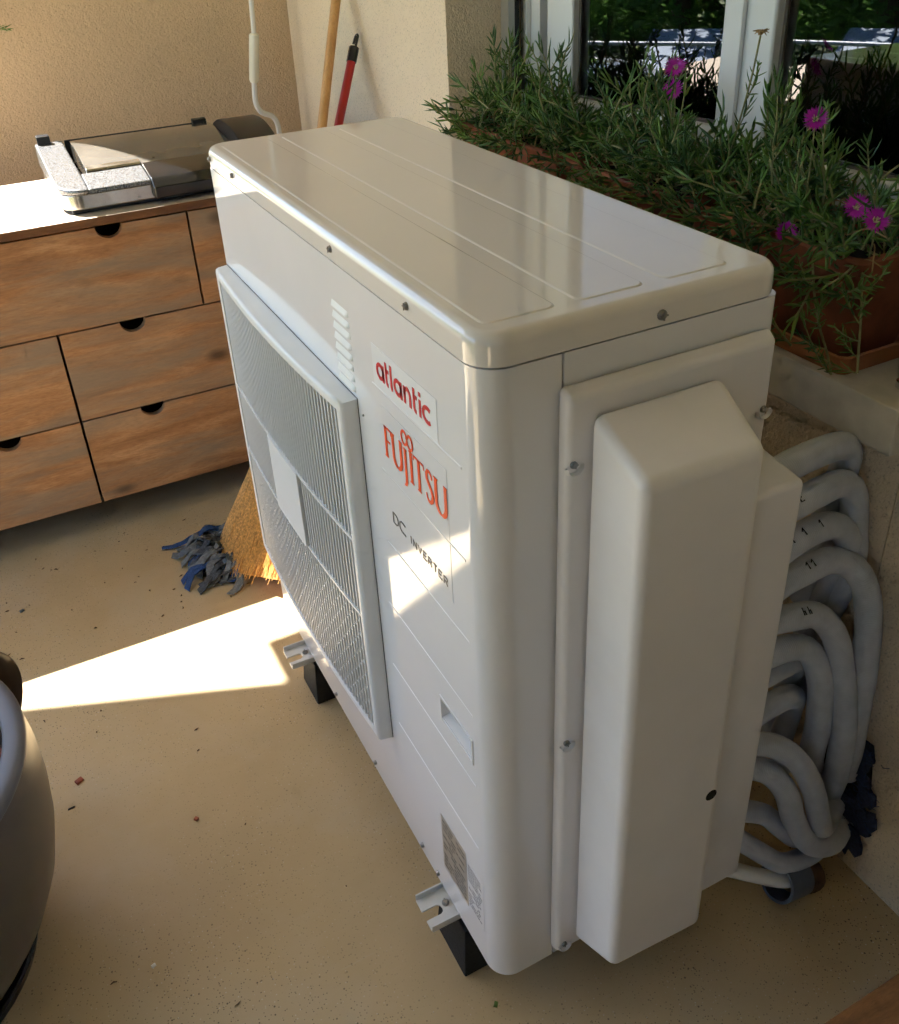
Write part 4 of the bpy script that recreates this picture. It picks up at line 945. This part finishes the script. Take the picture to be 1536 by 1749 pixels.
for i in range(52):
    x = random.uniform(-.62, -.02); y = random.uniform(1.16, 1.62)
    if i % 6 == 0: y = random.uniform(.2, 1.1); x = random.uniform(-.55, -.05)
    L_ = random.uniform(.0015, .006); a = random.uniform(0, 3.14); d = Vector((math.cos(a), math.sin(a), 0))*L_
    cr.tube([Vector((x, y, .0015))-d, Vector((x, y, .0015+random.uniform(0, .002)))+Vector((d.y, -d.x, 0))*.3, Vector((x, y, .0015))+d], [.0006, random.uniform(.0009, .002), .0005], 5)
obj('dry_crumbs', cr, 'crumb', label='dry brown plant crumbs scattered over the floor before the sideboard', cat='debris', kind='stuff', smooth=0)
# ivy hanging at the end of the back wall
iv = thing('hanging_ivy', (-.24, 2.36, 1.20), 'small tuft of green leaves at the top left wall end', 'ivy')
obj('stem', MB().tube([(-.30, 2.38, 1.9), (-.26, 2.37, 1.5), (-.235, 2.36, 1.2)], .002, 6), 'stem', iv)
random.seed(2)
for i in range(22):
    o = obj('sprig', SPR[i % 12], None, iv, loc=(-.235+random.uniform(-.05, .035), 2.36+random.uniform(-.03, .02), random.uniform(1.185, 1.5))); o.rotation_euler = (random.uniform(-2, 2), random.uniform(-2, 2), random.uniform(0, 6)); o.scale = (.6,)*3

# ------------------------------------------------------------------ outside: railing, fence, shelters, trees (mirrored in the glass)
rl = thing('terrace_railing', (-2.35, -.2, 0), 'dark iron terrace railing along the open garden side', 'railing')
obj('top_rail', rbox((-2.375, -3.18, .94), (-2.335, 1.9, .965), .004, 2), 'iron', rl)
BARM = MB().tube([(0, 0, .06), (0, 0, .94)], .006, 6).mesh('bar', 60)
obj('bottom_rail', MB().box((-2.365, -3.18, .045), (-2.345, 1.9, .06)), 'iron', rl)
for k in range(42): obj('bar', BARM, 'iron', rl, loc=(-2.355, -3.12+.12*k, 0))
for y in (-3.15, -1.5, .2, 1.88): obj('post', MB().box((-2.37, y-.02, 0), (-2.34, y+.02, .939)), 'iron', rl)
fa, fb = Vector((-4.6, 9.3, 0)), Vector((-7.2, 4.4, 0)); fd = (fb-fa).normalized(); fL = (fb-fa).length
fn = thing('garden_fence', (-5, 7.4, -1.1), 'pale blue iron garden fence mirrored in the window glass', 'fence')
obj('top_rail', MB().tube([fa, fb], .022, 8), 'fenceiron', fn)
obj('lower_rail', MB().tube([fa-Vector((0, 0, .9)), fb-Vector((0, 0, .9))], .015, 8), 'iron', fn)
pk = MB().tube([(0, 0, -.9), (0, 0, 0)], .007, 6).mesh('picket', 60)
for k in range(int(fL/.34)): obj('picket', pk, 'iron', fn, loc=fa+fd*(.17+.34*k))
for k in range(4): obj('post', MB().tube([fa+fd*(fL*k/3)-Vector((0, 0, 1.1)), fa+fd*(fL*k/3)+Vector((0, 0, .03))], .03, 8), 'iron', fn)
def shelter(c, L_, D_, rz, zr, label):
    t = thing('garden_shelter', (c[0], c[1], -1.1), label, 'shelter')
    def P(u, v, z): return Vector((c[0]+u*math.cos(rz)-v*math.sin(rz), c[1]+u*math.sin(rz)+v*math.cos(rz), z))
    for k in range(6):
        u0, u1 = -L_/2+L_*k/6+.005, -L_/2+L_*(k+1)/6-.005
        obj('roof_sheet', MB().hexa([P(u0, -D_/2, zr-.35), P(u1, -D_/2, zr-.35), P(u1, D_/2, zr), P(u0, D_/2, zr)], [P(u0, -D_/2, zr-.33), P(u1, -D_/2, zr-.33), P(u1, D_/2, zr+.02), P(u0, D_/2, zr+.02)]), 'roofblue', t, smooth=0)
    for u in (-L_/2+.1, L_/2-.1):
        obj('post', MB().tube([P(u, -D_/2+.08, -1.1), P(u, -D_/2+.08, zr-.34)], .04, 8), 'shed', t); obj('post', MB().tube([P(u, D_/2-.08, -1.1), P(u, D_/2-.08, zr-.03)], .04, 8), 'shed', t)
    obj('back_boards', MB().hexa([P(-L_/2+.1, D_/2-.2, -1.1), P(L_/2-.1, D_/2-.2, -1.1), P(L_/2-.1, D_/2-.16, -1.1), P(-L_/2+.1, D_/2-.16, -1.1)], [P(-L_/2+.1, D_/2-.2, zr-.08), P(L_/2-.1, D_/2-.2, zr-.08), P(L_/2-.1, D_/2-.16, zr-.08), P(-L_/2+.1, D_/2-.16, zr-.08)]), 'shed', t, smooth=0)
shelter((-9.25, 7.05), 3.8, 2.2, R(56.5), -.36, 'long pale blue roofed shelter mirrored in the window panes')
def tree(x, y, hgt, rad, mats, label, n=2600, base=.15, seed=1, ls=.11):
    random.seed(seed); t = thing('garden_tree', (x, y, -1.1), label, 'tree', 'garden trees beyond the terrace'); tk = MB()
    tk.tube([(x, y, -1.15), (x+.05, y, -1.1+hgt*.3), (x, y+.05, -1.1+hgt*.75)], [.16*rad/1.6, .11*rad/1.6, .03], 8)
    limbs = []
    for k in range(9):
        a = k*2.4; z = -1.1+hgt*random.uniform(.2, .6); e = Vector((x+math.cos(a)*rad*.75, y+math.sin(a)*rad*.75, z+hgt*random.uniform(.1, .3))); limbs.append(e)
        tk.tube(smoothpath([(x, y, z), Vector((x, y, z)).lerp(e, .5)+Vector((0, 0, .1)), e], 3), [.05]*4+[.035, .02, .012], 6)
    obj('trunk', tk, 'barkt', t)
    cl = []
    for k in range(46):
        a = random.uniform(0, 6.28); zz = random.uniform(base, 1); rr = rad*math.sqrt(max(.05, 1-((zz-.55)/.6)**2))*random.uniform(.35, 1.0)
        cl.append((Vector((x+rr*math.cos(a), y+rr*math.sin(a), -1.1+hgt*zz)), rad*random.uniform(.16, .34)))
    for mi, mat in enumerate(mats):
        mb = MB()
        for i in range(n//len(mats)):
            c, r_ = random.choice(cl[mi::len(mats)]); d = Vector((random.gauss(0, 1), random.gauss(0, 1), random.gauss(0, .8))).normalized(); p = c+d*r_*random.uniform(.5, 1.05)
            u = Vector((random.gauss(0, 1), random.gauss(0, 1), random.gauss(0, .6))).normalized(); v = u.orthogonal().normalized(); s_ = ls*random.uniform(.6, 1.3)
            mb.add([p-u*s_, p+v*s_*.42, p+u*s_, p-v*s_*.42], [(0, 1, 2, 3)])
        me = bpy.data.meshes.new('crown'); me.from_pydata(mb.v, [], mb.f); me.update(); obj('crown', me, mat, t, kind='stuff')
tree(-5.9, 8.7, 2.1, .95, ('treeleaf', 'treeleaf2'), 'small bright green bush beside the garden fence', seed=1, n=2200, ls=.07, base=.05)
tree(-8.4, 11.4, 4.6, 1.9, ('treeleaf2', 'treeleaf'), 'tall dark green tree near the fence corner', seed=2, n=3600, ls=.12, base=.08)
tree(-11.0, 10.2, 4.4, 1.9, ('treeleaf', 'treeleaf2'), 'leafy green tree right behind the shelter', seed=3, n=3600, ls=.12, base=.08)
tree(-12.2, 7.4, 3.6, 1.9, ('treeleaf', 'blossom'), 'green and rust coloured tree behind the shelter', seed=4, n=3600, ls=.12, base=.08)
tree(-12.0, 3.6, 4.2, 2.1, ('treeleaf2', 'treeleaf'), 'round green tree out across the garden from the pot', seed=5, n=2600, ls=.14)
tree(-13.5, 13.5, 6.4, 3.2, ('treeleaf2', 'treeleaf'), 'tallest dark tree at the far end of the garden', seed=6, n=5200, ls=.20, base=.03)
tree(-16.5, 9.5, 6.0, 3.2, ('treeleaf2', 'treeleaf'), 'wide dark tree at the far left of the garden', seed=8, n=5200, ls=.20, base=.03)
tree(-16.0, 4.5, 5.4, 3.0, ('treeleaf2', 'treeleaf'), 'dark spreading tree behind the round green one', seed=9, n=4600, ls=.20, base=.03)

# even shading on the large flat faces of bevelled parts
for o in list(bpy.data.objects):
    if o.type != 'MESH' or o.name.split('.')[0] in ('slat', 'screw', 'slat_bridges', 'lettering', 'small_lettering', 'printed_rows', 'bar', 'picket', 'sprig'): continue
    r_ = o
    while r_.parent: r_ = r_.parent
    if r_.name.split('.')[0] in ('outdoor_unit', 'wooden_sideboard', 'casement_window', 'table_grill', 'window_sill', 'wooden_table', 'rubber_foot'):
        w = o.modifiers.new('weighted_normals', 'WEIGHTED_NORMAL'); w.keep_sharp = True; w.weight = 80
